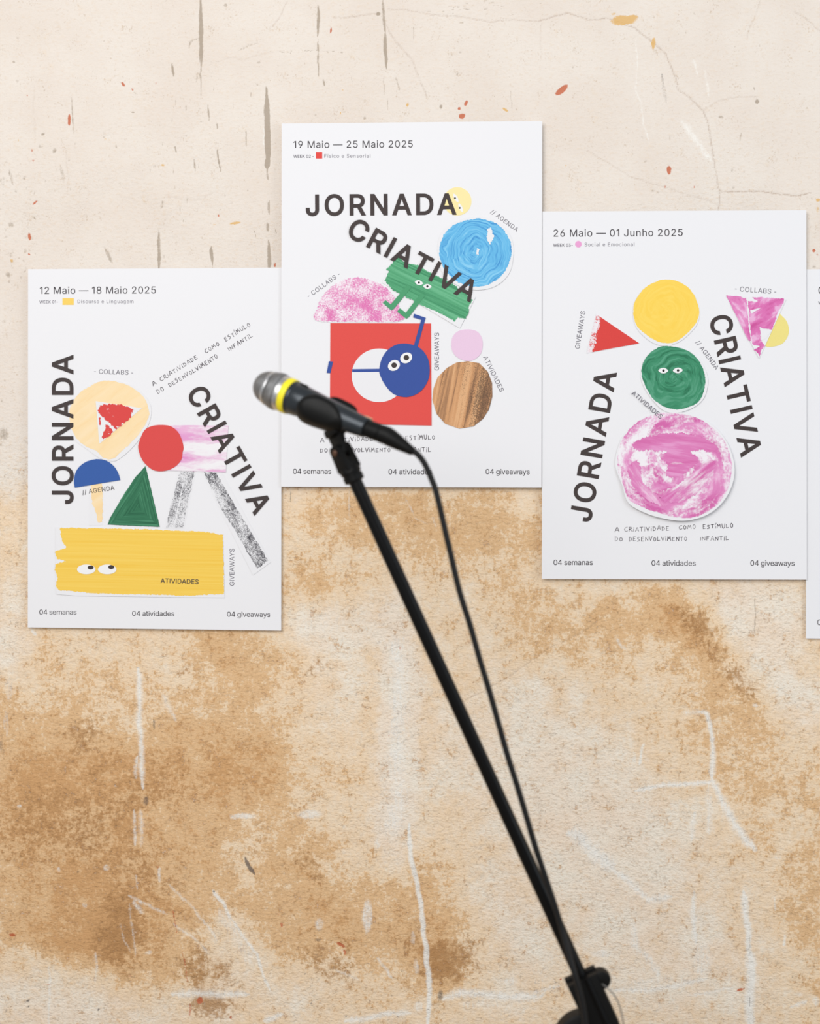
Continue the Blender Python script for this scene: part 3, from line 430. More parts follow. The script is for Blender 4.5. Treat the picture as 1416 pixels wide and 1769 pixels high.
'a': (389, '182,-9,160,-9,136,-9 114,-4,94,5,75,14 59,27,48,45,36,62 30,83,30,108,30,130 35,147,43,161,52,175 63,185,78,193,92,201 108,207,125,211,143,215 160,218,178,220,201,223 219,225,234,227,248,228 258,231,265,235,272,239 276,245,276,255,276,255 276,256,276,257,276,272 273,286,267,297,261,308 252,316,240,322,228,328 213,331,196,331,178,331 162,328,149,322,136,317 126,309,118,301,110,292 104,283,100,274,80,280 61,285,41,291,50,314 62,332,79,346,95,360 113,369,133,375,153,381 173,384,194,384,208,384 223,383,239,379,255,376 271,370,286,360,301,351 313,338,322,320,332,303 337,280,337,251,337,168 337,84,337,0,317,0 297,0,277,0,277,17 277,35,277,52,275,52 274,52,272,52,268,43 261,34,252,25,243,15 230,7,215,1,200,-5|155,45,170,45,193,45 212,50,228,59,243,68 255,79,263,93,271,107 276,122,276,138,276,155 276,173,276,190,273,187 268,184,259,182,251,180 242,178,231,176,221,174 210,172,200,171,190,170 182,169,175,168,161,166 147,163,134,159,121,154 111,148,103,139,96,131 92,119,92,105,92,92 95,81,102,72,109,63 118,57,130,52,142,48'),
'c': (396, '226,-8,207,-8,173,-8 143,0,117,16,91,33 71,56,56,85,41,114 34,149,34,187,34,227 41,262,56,291,71,321 91,343,117,360,143,376 173,384,207,384,226,384 243,382,260,377,276,372 292,365,305,356,319,347 330,335,340,322,350,309 357,294,362,277,342,272 322,267,303,262,300,272 296,281,290,289,285,297 278,305,270,311,262,317 253,322,242,325,232,328 220,330,207,330,182,330 161,323,145,310,129,297 116,280,108,258,100,237 96,213,96,187,96,162 100,139,108,117,116,96 129,79,145,66,161,53 182,46,207,46,220,46 232,48,243,52,253,55 263,60,271,66,279,72 286,80,292,89,297,97 301,107,304,117,324,112 343,107,363,102,358,85 351,70,341,56,332,43 320,31,306,21,293,12 277,4,261,-1,244,-6'),
'd': (424, '219,-8,195,-8,164,-8 136,0,111,16,87,32 68,55,55,84,41,114 34,149,34,189,34,229 41,263,55,293,69,322 88,345,112,361,136,376 164,384,196,384,219,384 238,381,253,373,268,365 279,356,287,346,296,336 302,327,306,319,308,319 309,319,311,319,311,382 311,446,311,509,331,509 351,509,372,509,372,339 372,170,372,0,352,0 332,0,313,0,313,20 313,39,313,59,311,59 309,59,307,59,302,51 295,42,287,31,278,21 267,12,252,4,238,-4|181,47,205,47,227,47 247,53,263,65,279,77 291,94,299,115,308,136 312,161,312,189,312,217 308,242,300,263,292,284 279,300,263,312,247,324 228,330,205,330,181,330 161,324,145,311,129,299 116,282,108,261,100,240 96,216,96,189,96,162 100,138,109,117,117,95 129,78,145,66,161,53'),
'e': (404, '238,-8,212,-8,175,-8 143,0,117,16,90,33 70,56,56,85,41,114 34,148,34,187,34,226 41,260,55,290,69,319 89,343,115,359,141,376 171,384,205,384,226,384 246,381,266,374,285,367 303,356,319,341,335,326 348,306,357,282,366,258 371,228,371,194,371,186 371,178,371,169,272,169 174,169,75,169,75,187 75,204,75,221,163,221 250,221,338,221,329,215 319,208,310,202,310,227 306,249,298,269,290,288 278,303,263,314,247,325 228,330,205,330,182,330 163,325,146,313,130,302 118,288,109,270,100,251 96,232,96,211,96,200 96,189,96,178,96,150 101,126,110,106,120,87 134,72,151,61,168,51 189,46,212,46,228,46 241,48,254,53,266,57 277,64,285,73,294,82 301,93,306,105,325,101 345,96,365,91,359,71 349,54,335,39,321,24 303,13,283,4,262,-4'),
'g': (425, '238,-151,207,-151,179,-151 155,-147,134,-140,113,-132 96,-123,82,-110,69,-98 58,-84,51,-69,67,-60 84,-50,101,-41,107,-49 113,-57,122,-66,130,-75 141,-82,154,-88,168,-94 186,-97,207,-97,238,-97 263,-90,282,-75,302,-60 311,-37,311,-6,311,19 311,44,311,68,310,68 308,68,306,68,301,60 295,51,287,41,278,32 267,23,252,16,238,8 219,5,195,5,164,5 137,12,113,27,88,41 69,62,55,90,41,118 34,152,34,191,34,230 41,264,55,293,69,322 88,345,112,361,137,376 165,384,196,384,220,384 239,381,253,373,268,365 280,356,288,346,297,336 303,327,308,319,309,319 311,319,313,319,313,339 313,359,313,379,333,379 353,379,372,379,372,250 372,121,372,-9,372,-42 365,-69,350,-90,335,-111 316,-126,291,-136,266,-146|181,59,205,59,228,59 248,64,264,75,280,86 292,101,300,121,308,141 312,165,312,193,312,220 308,243,300,264,292,284 280,301,264,312,248,324 228,330,205,330,181,330 161,324,145,312,129,299 117,283,109,262,100,242 96,219,96,193,96,166 100,143,109,123,117,103 129,87,145,76,162,65'),
'h': (410, '114,249,114,227,114,151 114,76,114,0,93,0 73,0,53,0,53,170 53,339,53,509,73,509 93,509,114,509,114,435 114,361,114,287,110,287 106,287,102,287,114,322 131,347,152,362,174,377 199,384,227,384,253,384 276,379,295,369,315,358 330,342,341,321,352,299 357,273,357,240,357,160 357,80,357,0,337,0 316,0,296,0,296,78 296,157,296,235,296,265 288,288,273,304,258,321 237,329,210,329,192,329 175,325,161,317,146,309 135,298,126,283,118,267'),
'i': (167, '73,0,53,0,53,126 53,253,53,379,73,379 93,379,114,379,114,253 114,126,114,0,93,0|95,443,84,443,72,443 62,447,54,455,45,462 41,472,41,483,41,494 45,504,54,512,62,520 72,524,84,524,95,524 106,520,114,512,122,504 126,494,126,483,126,472 122,462,114,455,106,447'),
'l': (172, '58,0,58,0,58,0 114,0,114,0,114,0 114,509,114,509,114,509 58,509,58,509,58,509'),
'm': (610, '73,0,53,0,53,126 53,253,53,379,72,379 92,379,112,379,112,351 112,323,112,295,111,295 109,295,108,295,113,316 121,332,132,346,144,359 157,369,172,376,187,383 203,386,219,386,247,386 270,378,287,361,305,344 316,322,321,295,318,295 315,295,312,295,317,313 325,329,337,343,349,357 364,367,381,375,398,382 416,386,437,386,459,386 479,381,497,372,515,362 530,348,541,328,551,309 557,285,557,255,557,170 557,85,557,0,536,0 516,0,496,0,496,85 496,169,496,254,496,281 488,301,473,313,457,325 439,330,419,330,402,330 387,327,374,320,362,313 352,303,345,290,339,278 335,263,335,247,335,165 335,82,335,0,315,0 295,0,274,0,274,87 274,173,274,260,274,281 267,298,253,311,239,324 221,330,199,330,185,330 171,327,158,320,144,313 134,303,126,289,118,276 114,258,114,238,114,159 114,79,114,0,93,0'),
'n': (410, '114,249,114,227,114,151 114,76,114,0,93,0 73,0,53,0,53,126 53,253,53,379,72,379 92,379,112,379,112,349 112,318,112,287,109,287 106,287,102,287,114,322 131,347,152,362,174,377 199,384,227,384,253,384 276,379,295,369,314,358 330,342,341,321,352,299 357,273,357,240,357,160 357,80,357,0,337,0 316,0,296,0,296,78 296,157,296,235,296,265 288,288,273,304,258,321 237,329,210,329,192,329 175,325,161,317,146,309 135,298,126,283,118,267'),
'o': (415, '242,-8,207,-8,173,-8 143,0,117,16,91,33 71,56,56,85,41,114 34,149,34,187,34,227 41,262,56,291,71,321 91,343,117,360,143,376 173,384,207,384,242,384 273,376,299,360,325,343 345,321,359,291,374,262 381,227,381,187,381,149 374,114,359,85,345,56 325,33,299,16,273,0|182,46,207,46,233,46 254,53,270,66,287,79 299,96,307,117,315,139 319,162,319,187,319,213 315,236,307,258,299,280 287,297,270,310,254,323 233,330,207,330,182,330 161,323,145,310,129,297 116,280,108,258,100,237 96,213,96,187,96,162 100,139,108,117,116,96 129,79,145,66,161,53'),
'r': (259, '73,0,53,0,53,126 53,253,53,379,72,379 92,379,112,379,112,360 112,340,112,321,113,321 114,321,115,321,122,340 135,355,152,367,170,379 190,385,213,385,218,385 223,385,229,384,235,384 240,384,243,384,243,363 243,343,243,322,242,323 237,323,230,324,223,325 215,326,207,326,189,326 173,322,159,315,145,307 134,297,126,284,118,270 114,255,114,237,114,158 114,79,114,0,93,0'),
's': (365, '211,-8,182,-8,156,-8 133,-4,112,3,92,11 75,23,62,38,49,53 40,72,36,94,55,98 74,102,94,107,99,86 109,70,124,60,139,50 158,45,181,45,208,45 229,51,244,62,260,74 268,87,268,103,268,116 263,127,254,136,245,144 231,151,212,155,191,160 170,165,149,170,115,178 89,191,72,208,55,225 47,247,47,274,47,296 53,315,65,332,77,348 94,361,115,370,136,380 160,384,187,384,213,384 235,380,254,372,272,365 287,353,299,339,310,325 319,309,324,290,305,286 287,281,268,277,263,292 255,304,243,316,230,327 212,333,187,333,165,333 146,327,131,317,116,306 109,293,109,277,109,263 114,252,124,243,134,235 150,228,172,223,191,218 210,214,229,209,264,201 290,188,306,171,323,154 331,133,331,107,331,84 325,64,312,47,300,30 282,16,260,6,237,-3'),
't': (227, '138,379,204,379,204,362 204,344,204,327,138,327 72,327,6,327,6,344 6,362,6,379,72,379|65,345,65,471,85,471 106,471,126,471,126,347 126,222,126,98,126,81 129,69,136,61,143,54 154,50,170,50,174,50 179,50,185,51,191,52 197,53,202,54,206,36 209,19,213,2,207,0 200,-2,192,-3,184,-4 176,-4,168,-4,136,-4 110,4,92,21,74,38 65,62,65,93,65,219'),
'u': (410, '211,-5,182,-5,157,-5 134,0,115,11,95,21 80,37,69,59,58,80 53,107,53,139,53,219 53,299,53,379,73,379 93,379,114,379,114,301 114,222,114,144,114,114 121,91,137,75,152,58 173,50,200,50,218,50 235,54,249,62,264,70 275,81,283,97,292,112 296,131,296,153,296,228 296,304,296,379,316,379 337,379,357,379,357,253 357,126,357,0,337,0 318,0,298,0,298,31 298,61,298,92,301,92 304,92,307,92,295,57 279,32,257,17,235,2'),
'v': (389, '184,0,163,0,114,126 66,253,17,379,40,379 62,379,84,379,111,305 138,230,165,155,174,132 181,110,187,87,193,64 199,42,206,21,198,21 191,21,184,21,191,42 197,64,203,87,209,110 216,132,224,155,251,230 278,305,305,379,327,379 349,379,371,379,323,253 275,126,226,0,205,0'),
'w': (567, '158,0,138,0,99,126 61,253,23,379,44,379 66,379,87,379,103,324 118,269,133,214,140,191 147,165,154,137,161,108 168,76,175,41,172,41 168,41,165,41,172,75 179,106,186,135,193,163 199,190,206,214,221,269 237,324,252,379,273,379 295,379,316,379,332,324 347,269,362,214,368,190 375,164,382,136,388,107 395,76,402,41,399,41 395,41,391,41,399,75 406,107,413,135,420,164 427,190,434,214,449,269 465,324,480,379,502,379 523,379,545,379,506,253 468,126,429,0,409,0 389,0,368,0,352,57 335,114,319,172,314,189 309,207,305,225,300,243 295,261,291,280,286,299 281,318,277,338,281,338 286,338,291,338,286,319 281,299,277,280,272,261 267,243,263,225,258,206 253,189,248,172,231,114 215,57,199,0,178,0'),
'y': (389, '51,-140,47,-139,52,-121 57,-103,61,-86,65,-86 68,-87,71,-87,83,-90 94,-91,104,-89,114,-87 122,-82,130,-74,138,-66 145,-53,151,-36,155,-24 159,-13,163,-1,114,126 66,252,17,379,40,379 62,379,84,379,111,305 138,230,165,155,174,132 181,109,187,87,193,64 199,42,206,21,198,21 191,21,184,21,190,42 196,64,202,87,209,110 216,132,224,155,251,230 278,305,305,379,327,379 349,379,371,379,316,234 260,88,204,-58,196,-78 187,-94,177,-107,166,-120 153,-129,139,-136,125,-142 109,-145,91,-145,81,-145 72,-144,65,-143,57,-142'),
'í': (167, '73,0,53,0,53,126 53,253,53,379,73,379 93,379,114,379,114,253 114,126,114,0,93,0|73,429,57,429,73,462 89,496,104,529,127,529 150,529,173,529,151,496 129,462,107,429,90,429'),
'—': (699, '466,244,699,244,699,226 699,207,699,188,466,188 233,188,0,188,0,207 0,226,0,244,233,244')}

def bez(a, b, n):
    (h0x, h0y, x0, y0, r0x, r0y), (l1x, l1y, x1, y1, _, _) = a, b
    for i in range(n):
        t = i / n; s = 1 - t
        yield (s**3*x0 + 3*s*s*t*r0x + 3*s*t*t*l1x + t**3*x1, s**3*y0 + 3*s*s*t*r0y + 3*s*t*t*l1y + t**3*y1)
_gc = {}
def glyph(ch):
    if ch not in _gc:
        adv, s = GLYPHS[ch]; cs = []
        for k in (s.split('|') if s else []):
            p = [tuple(float(v) for v in q.split(',')) for q in k.split(' ')]; pts = []
            for i in range(len(p)):
                a, b = p[i], p[(i + 1) % len(p)]
                d = math.dist(a[2:4], b[2:4]); chord = abs((a[4]-a[2])*(b[3]-a[3]) - (a[5]-a[3])*(b[2]-a[2])) / max(d, 1) + abs((b[0]-b[2])*(b[3]-a[3]) - (b[1]-b[3])*(b[2]-a[2])) / max(d, 1)
                pts += list(bez(a, b, 1 if chord < 3 else 5))
            cs.append(pts)
        _gc[ch] = (adv, cs)
    return _gc[ch]
def grow(cs, o):                              # bolder letter: push every outline outwards
    if o == 0: return cs
    res = []
    sgn = None
    areas = [sum(a[0]*b[1] - b[0]*a[1] for a, b in zip(k, k[1:] + k[:1])) for k in cs]
    big = max(areas, key=abs)
    for k in cs:
        n = len(k); out = []
        for i in range(n):
            a, b, c_ = k[i-1], k[i], k[(i+1) % n]
            u = Vector((b[0]-a[0], b[1]-a[1])); v = Vector((c_[0]-b[0], c_[1]-b[1]))
            if u.length < 1e-6 or v.length < 1e-6: out.append(b); continue
            u.normalize(); v.normalize(); nrm = Vector((u.y + v.y, -u.x - v.x)); q = nrm.length
            if q < .2: out.append(b); continue
            nrm /= q; m = min(1 / max(q / 2, .4), 2.0)
            f = o * m * (1 if big > 0 else -1)
            out.append((b[0] + nrm.x * f, b[1] + nrm.y * f))
        res.append(out)
    return res

from mathutils.geometry import delaunay_2d_cdt
def fill(contours):                            # contours in wall metres -> 2D points and triangles, holes left open
    pts = []; ed = []; ox, oy = contours[0][0]
    for k in contours:
        b = len(pts); n = len(k)
        pts += [Vector(((v[0] - ox) * 1000, (v[1] - oy) * 1000)) for v in k]; ed += [(b + i, b + (i + 1) % n) for i in range(n)]
    vo, _, fo, *_ = delaunay_2d_cdt(pts, ed, [], 1, 1e-5)
    tr = []
    E = [(pts[i], pts[j]) for i, j in ed]
    for f in fo:
        if E:                                  # nonzero winding: drop the triangles inside a hole
            q = (vo[f[0]] + vo[f[1]] + vo[f[2]]) / 3; c_ = 0
            for a, b in E:
                if (a.y > q.y) != (b.y > q.y) and q.x < a.x + (q.y - a.y) / (b.y - a.y) * (b.x - a.x): c_ += 1 if b.y > a.y else -1
            if not c_: continue
        p0, p1, p2 = (vo[i] for i in f[:3])
        tr.append(tuple(f) if (p1 - p0).cross(p2 - p0) > 0 else tuple(reversed(f)))
    return [Vector((v.x / 1000 + ox, v.y / 1000 + oy)) for v in vo], tr
LIFT = .32
class Poster:
    def __init__(s, label, quad, curls):
        s.q = [Vector(wallxz(*p)) for p in quad]             # tl, tr, br, bl on the wall plane
        s.o = (s.q[2] + s.q[3]) / 2
        s.curls = [(Vector(wallxz(x, y)), r, a) for x, y, r, a in curls]
        n, m = 90, 126
        V = []; Fc = []
        for j in range(m + 1):
            for i in range(n + 1):
                u, v = i / n, j / m
                p = s.q[0].lerp(s.q[1], u).lerp(s.q[3].lerp(s.q[2], u), v)
                V.append(p)
        vs = [s.P(p, 0) for p in V]
        N = len(V); vs += [(a, b + .00022, c_) for a, b, c_ in vs]
        for j in range(m):
            for i in range(n):
                a = j * (n + 1) + i; f = (a, a + n + 1, a + n + 2, a + 1)
                Fc.append(f); Fc.append(tuple(k + N for k in reversed(f)))
        rim = list(range(n + 1)) + [j * (n + 1) + n for j in range(1, m + 1)] + [m * (n + 1) + i for i in range(n - 1, -1, -1)] + [j * (n + 1) for j in range(m - 1, 0, -1)]
        for a, b in zip(rim, rim[1:] + rim[:1]): Fc.append((a, b, b + N, a + N))
        s.ob = link_mesh('poster', vs, Fc, PAPER, None, True)
        sh = s.ob.data.attributes.new('sharp_edge', 'BOOLEAN', 'EDGE'); rs = set(rim) | set(r_ + N for r_ in rim); rs_ = set(zip(rim, rim[1:] + rim[:1]))
        rs_ |= {(b_, a_) for a_, b_ in rs_}
        for e in s.ob.data.edges:
            a_, b_ = e.vertices; sh.data[e.index].value = (a_ % N, b_ % N) in rs_; s.ob.location = (s.o.x, 0, s.o.y)
        tag(s.ob, label, 'poster', 'event posters on the plaster wall')
    def surf(s, p):
        y = .0007
        for c_, r, a in s.curls:
            d = (p - c_).length / r
            if d < 1: y += a * (1 - d * d) ** 2
        return y
    def P(s, p, h):                                          # wall point + height above the paper -> local coordinates
        return (p.x - s.o.x, -s.surf(p) - h, p.y - s.o.y)
    def loc(s, px, py):
        x, z = wallxz(px, py); return (x - s.o.x, z - s.o.y)
    # flat ink: printed shapes and letters
    def ink(s, name, contours_list, m, h=.00018, parent=None, label=None):
        V = []; Fc = []
        for cs in contours_list:
            vo, tr = fill([[wallxz(*p) for p in k] for k in cs]); b = len(V)
            V += [s.P(v, h if h < .0003 else h * LIFT + .0001) for v in vo]
            Fc += [tuple(b + i for i in t) for t in tr]
        o = link_mesh(name, V, Fc, m, parent or s.ob)
        if label: tag(o, label)
        return o
    def text(s, name, st, p0, p1, cap, m, bold=0, h=.00018, label=None):
        k = cap / 509.0
        d = Vector((p1[0] - p0[0], p1[1] - p0[1])); L = d.length / k; d.normalize(); n = Vector((d.y, -d.x))
        gl = [glyph(ch) for ch in st]
        x0 = min(q[0] for c_ in gl[0][1] for q in c_); last = gl[-1]
        x1 = max(q[0] for c_ in last[1] for q in c_)
        nat = sum(g[0] for g in gl[:-1]) + x1 - x0
        tr = (L - nat) / max(len(st) - 1, 1); x = -x0; lst = []
        for adv, cs in gl:
            if cs:
                cs = grow(cs, bold)
                lst.append([[(p0[0] + d.x * (x + q[0]) * k + n.x * q[1] * k, p0[1] + d.y * (x + q[0]) * k + n.y * q[1] * k) for q in c_] for c_ in cs])
            x += adv + tr
        return s.ink(name, lst, m, h, None, label)
    # raised paper cut-out; tilt = (px per side direction x, y, lift in metres at that side)
    def cut(s, name, pts, m, lift=.0004, tilt=None, parent=None, label=None, thick=.00022):
        k = [Vector(wallxz(*p)) for p in pts]; lift = lift * LIFT
        xs = [v.x for v in k]; ys = [v.y for v in k]; cx = (min(xs) + max(xs)) / 2; cy = (min(ys) + max(ys)) / 2
        ext = max(max(xs) - min(xs), max(ys) - min(ys)) / 2
        def H(v):
            if not tilt: return lift
            q = ((v.x - cx) * tilt[0] - (v.y - cy) * tilt[1]) / ext
            return lift + tilt[2] * LIFT * max(0, (q + 1) / 2)
        vo, tr = fill([k]); nF = len(vo)
        V = [s.P(v, H(v) + thick) for v in vo] + [s.P(v, H(v)) for v in vo]
        Fc = [tuple(t) for t in tr] + [tuple(i + nF for i in reversed(t)) for t in tr]
        cnt = {}
        for t in tr:
            for e in zip(t, t[1:] + t[:1]): cnt[e] = 1
        for (i, j) in cnt:
            if (j, i) not in cnt: Fc.append((i, i + nF, j + nF, j))
        o = link_mesh(name, V, Fc, m, parent or s.ob)
        if label: tag(o, label)
        s.H = lambda q, H=H: H(q) + thick
        return o
    def paint(s, name, pts, m, parent, top, label=None):     # paint on top of a cut-out; top = its height function
        vo, Fc = fill([[wallxz(*p) for p in pts]])
        V = [s.P(v, top(v) + .00012) for v in vo]
        o = link_mesh(name, V, Fc, m, parent)
        if label: tag(o, label)
        return o

def fr(ox, oy, k): return lambda *p: [(ox + x / k, oy + y / k) for x, y in p]
def smooth(pts, n=6):                          # closed Catmull-Rom through the points
    out = []; N = len(pts)
    for i in range(N):
        p0, p1, p2, p3 = pts[i-1], pts[i], pts[(i+1) % N], pts[(i+2) % N]
        for j in range(n):
            t = j / n
            out.append(tuple(.5 * (2*p1[a] + (p2[a]-p0[a])*t + (2*p0[a]-5*p1[a]+4*p2[a]-p3[a])*t*t + (3*p1[a]-p0[a]-3*p2[a]+p3[a])*t**3) for a in (0, 1)))
    return out
def jag(pts, amp, step=1.6, seed=1):           # ragged brush edge
    r = random.Random(seed); out = []; N = len(pts); e = 0
    for i in range(N):
        a, b = pts[i], pts[(i+1) % N]; L = math.dist(a, b); n = max(1, int(L / step))
        nx_, ny_ = ((b[1]-a[1]) / max(L, 1e-6), -(b[0]-a[0]) / max(L, 1e-6))
        for j in range(n):
            t = j / n; e = e * .55 + r.uniform(-1, 1) * amp
            out.append((a[0] + (b[0]-a[0])*t + nx_*e, a[1] + (b[1]-a[1])*t + ny_*e))
    return out
def ell(cx, cy, rx, ry, rot=0, n=36):
    c_, s_ = math.cos(R(rot)), math.sin(R(rot))
    return [(cx + rx*math.cos(t)*c_ - ry*math.sin(t)*s_, cy + rx*math.cos(t)*s_ + ry*math.sin(t)*c_) for t in (2*math.pi*i/n for i in range(n))]
def almond(cx, cy, rx, ry, rot):
    c_, s_ = math.cos(R(rot)), math.sin(R(rot)); q = []
    for i in range(28):
        t = 2*math.pi*i/28; x = rx*math.cos(t); y = ry*math.sin(t) * abs(math.sin(t)) ** .6
        q.append((cx + x*c_ - y*s_, cy + x*s_ + y*c_))
    return q

E0 = 1.03
PAPER = new_mat('poster_paper', C(238, 237, 240, E0), .55, 0, .25)
CUTP = new_mat('cut_paper_white', C(237, 236, 239, E0), .7, 0, .2)
INK = new_mat('ink_dark_brown', C(68, 59, 58), .6, 0, .2)
INKD = new_mat('ink_charcoal', C(70, 66, 70), .6, 0, .2)
INKG = new_mat('ink_grey', C(128, 124, 134), .6, 0, .2)
INKM = new_mat('ink_mid_grey', C(104, 100, 110), .6, 0, .2)
PENCIL = new_mat('pencil', C(96, 90, 96), .7, 0, .2)
EYEW = new_mat('eye_white', C(243, 242, 243, E0), .6, 0, .2)
EYEB = new_mat('pupil_dark', C(66, 58, 56), .6, 0, .2)
EYEK = new_mat('pupil_black', C(48, 44, 44), .6, 0, .2)

def flat_mat(name, rgb, var=.05):
    m = new_mat(name, C(*rgb, E0), .75, 0, .15); T = NT(m); cv = T.coord()
    c0 = C(*rgb, E0); d = tuple(v * (1 - var) for v in c0[:3]) + (1,); l = tuple(min(v * (1 + var), .95) for v in c0[:3]) + (1,)
    T.color(T.mix(T.noise(cv, 500, 3, .6), d, l)); return m
def brush_mat(name, base, dk, lt, ang, sx=14, sy=330, gap=None, lo=.36, hi=.64):
    m = new_mat(name, C(*base, E0), .6, 0, .2); T = NT(m)
    v = T.mapping(T.mapping(T.coord(), rot=(0, R(ang), 0)), sc=(sx, 1, sy))
    n = T.noise(v, 1, 5, .6, .4); col = T.mix(T.step(lo, .5, n), C(*dk, E0), C(*base, E0)); col = T.mix(T.step(.5, hi, n), col, C(*lt, E0))
    if gap: col = T.mix(T.step(*gap, T.noise(T.mapping(v, (3, 0, 8), sc=(1, 1, .5)), 1, 6, .65)), col, C(243, 240, 243, E0))
    T.color(col); return m
def swirl_mat(name, base, dk, lt, ctr, kr=260, ka=1.6, gap=None, lo=.36, hi=.64, sq=1.0, gapk=.4):
    m = new_mat(name, C(*base, E0), .6, 0, .2); T = NT(m)
    s_ = T.node('ShaderNodeSeparateXYZ'); cv = T.coord()
    wob = T.noise(cv, 22, 2); wob2 = T.noise(T.mapping(cv, (4, 4, 4)), 22, 2)
    T.l.new(T.mapping(cv, loc=(-ctr[0], 0, -ctr[1])), s_.inputs[0])
    x = T.add(s_.outputs[0], T.mul(T.add(wob, -.5), .035)); z = T.add(T.mul(s_.outputs[2], sq), T.mul(T.add(wob2, -.5), .035))
    r = T.math('SQRT', T.add(T.mul(x, x), T.mul(z, z))); a = T.math('ARCTAN2', z, x)
    cb = T.node('ShaderNodeCombineXYZ'); T.put(cb.inputs[0], T.add(T.mul(r, kr), T.mul(a, .6))); T.put(cb.inputs[1], T.mul(T.math('COSINE', a), ka)); T.put(cb.inputs[2], T.mul(T.math('SINE', a), ka))
    n = T.noise(cb.outputs[0], 1, 5, .6, .3); col = T.mix(T.step(lo, .5, n), C(*dk, E0), C(*base, E0)); col = T.mix(T.step(.5, hi, n), col, C(*lt, E0))
    if gap:
        g = T.add(T.mul(T.noise(T.mapping(cb.outputs[0], (7, 3, 1), sc=(gapk, 1, 1)), 1, 4, .55), .72), T.mul(T.noise(cv, 260, 4, .65), .28))
        col = T.mix(T.step(*gap, g), col, C(243, 238, 243, E0))
    T.color(col); return m
def crayon_mat(name, rgb, ang, lo, hi, fine=900, sx=1, sy=1, bg=(241, 240, 242), patch=30, pw=.9, second=None):
    m = new_mat(name, C(*rgb, E0), .8, 0, .1); T = NT(m)
    v = T.mapping(T.mapping(T.coord(), rot=(0, R(ang), 0)), sc=(sx, 1, sy))
    n = T.add(T.noise(v, fine, 3, .7), T.mul(T.add(T.noise(T.mapping(v, (2, 2, 9)), patch, 4, .55), -.5), pw))
    ink = C(*rgb, E0)
    if second: ink = T.mix(T.noise(v, patch * 1.7, 4, .6), C(*second, E0), ink)
    T.color(T.mix(T.step(lo, hi, n), C(*bg, E0), ink)); return m

def eye(P, pts, pupil, pm, h, label=None):
    e = P.ink('eye', [[pts]], EYEW, h, None, label)
    P.ink('pupil', [[pupil]], pm, h + .0002, e)

HAND = {'A': [[(0, 0), (.3, 1), (.42, 1), (.62, .02)], [(.12, .38), (.52, .36)]], 'C': [[(.6, .95), (.25, .9), (.02, .5), (.1, .1), (.35, 0), (.62, .12)]],
        'R': [[(.05, 0), (.08, 1)], [(.05, .95), (.45, .95), (.5, .6), (.08, .45)], [(.15, .45), (.6, .0), (.75, .02)]], 'i': [[(.08, 0), (.1, .62)], [(.1, .88), (.12, .96)]], 'í': [[(.08, 0), (.1, .6)], [(.06, .92), (.24, 1.3)]],
        'I': [[(.08, 0), (.1, .8)]], 'T': [[(0, .9), (.6, .95)], [(.3, .93), (.3, .02)]], 'V': [[(0, 1), (.28, .02), (.62, 1.02)]], 'D': [[(.06, 0), (.08, .95)], [(0, .95), (.35, .9), (.55, .55), (.4, .12), (.04, 0)]],
        'E': [[(.5, .95), (.06, .92), (.04, .02), (.52, .06)], [(.06, .5), (.4, .52)]], 'O': [[(.3, 1), (.08, .75), (.06, .3), (.28, 0), (.52, .25), (.55, .7), (.3, 1), (.24, .98)]],
        'M': [[(0, 0), (.14, .98), (.36, .4), (.58, 1), (.74, .02)]], 'S': [[(.5, .92), (.2, .95), (.08, .7), (.45, .42), (.42, .08), (.02, .02)]], 'U': [[(0, 1), (.08, .15), (.3, 0), (.52, .2), (.58, 1)]],
        'L': [[(.06, 1), (.04, .02), (.52, .1)]], 'N': [[(.04, 0), (.08, .92), (.55, .06), (.6, 1)]], 'F': [[(.06, 0), (.08, .95), (.5, .98)], [(.07, .5), (.42, .54)]]}
def handwriting(P, words, p0, p1, cap, total, seed):
    d = Vector((p1[0]-p0[0], p1[1]-p0[1])); k = d.length / total; d.normalize(); n = Vector((d.y, -d.x)); r = random.Random(seed)
    for wd, a, b, dy in words:
        lst = []
        ws = [.16 if ch in 'iíI' else .78 if ch in 'M' else .62 for ch in wd]; gap = .24
        tw = sum(ws) + gap * (len(wd) - 1); sc = (b - a) * k / tw; x = a * k
        for ch, ww in zip(wd, ws):
            hh = cap * r.uniform(.80, 1.0); y0 = r.uniform(-.6, .6) + dy
            for st in HAND[ch]:
                pts = [(x + q[0]*sc, q[1]*hh + y0) for q in st]
                pts = [(p0[0] + d.x*u + n.x*v, p0[1] + d.y*u + n.y*v) for u, v in pts]
                hw = r.uniform(.34, .56)
                for q0, q1 in zip(pts[:-1], pts[1:]):
                    L = max(math.dist(q0, q1), 1e-4); ux, uy = (q1[0]-q0[0])/L*hw, (q1[1]-q0[1])/L*hw
                    lst.append([[(q0[0]-ux*.6-uy, q0[1]-uy*.6+ux), (q1[0]+ux*.6-uy, q1[1]+uy*.6+ux), (q1[0]+ux*.6+uy, q1[1]+uy*.6-ux), (q0[0]-ux*.6+uy, q0[1]-uy*.6-ux)]])
            x += (ww + gap) * sc
        P.ink('handwritten_word', lst, PENCIL, .0002)
LINE1 = [('A', 0, 42, 0), ('CRiATiViDADE', 97, 554, 0), ('COMO', 652, 821, 0), ('ESTíMULO', 894, 1202, 0)]
LINE2 = [('DO', 0, 79, 0), ('DESENVOLViMENTO', 144, 734, 0), ('INFANTiL', 866, 1159, 0)]

def footer(P, a, b, c_, h):
    for st, (p0, p1) in zip(('04 semanas', '04 atividades', '04 giveaways'), (a, b, c_)):
        P.text('footer_lettering', st, p0, p1, h, INKD, 3)

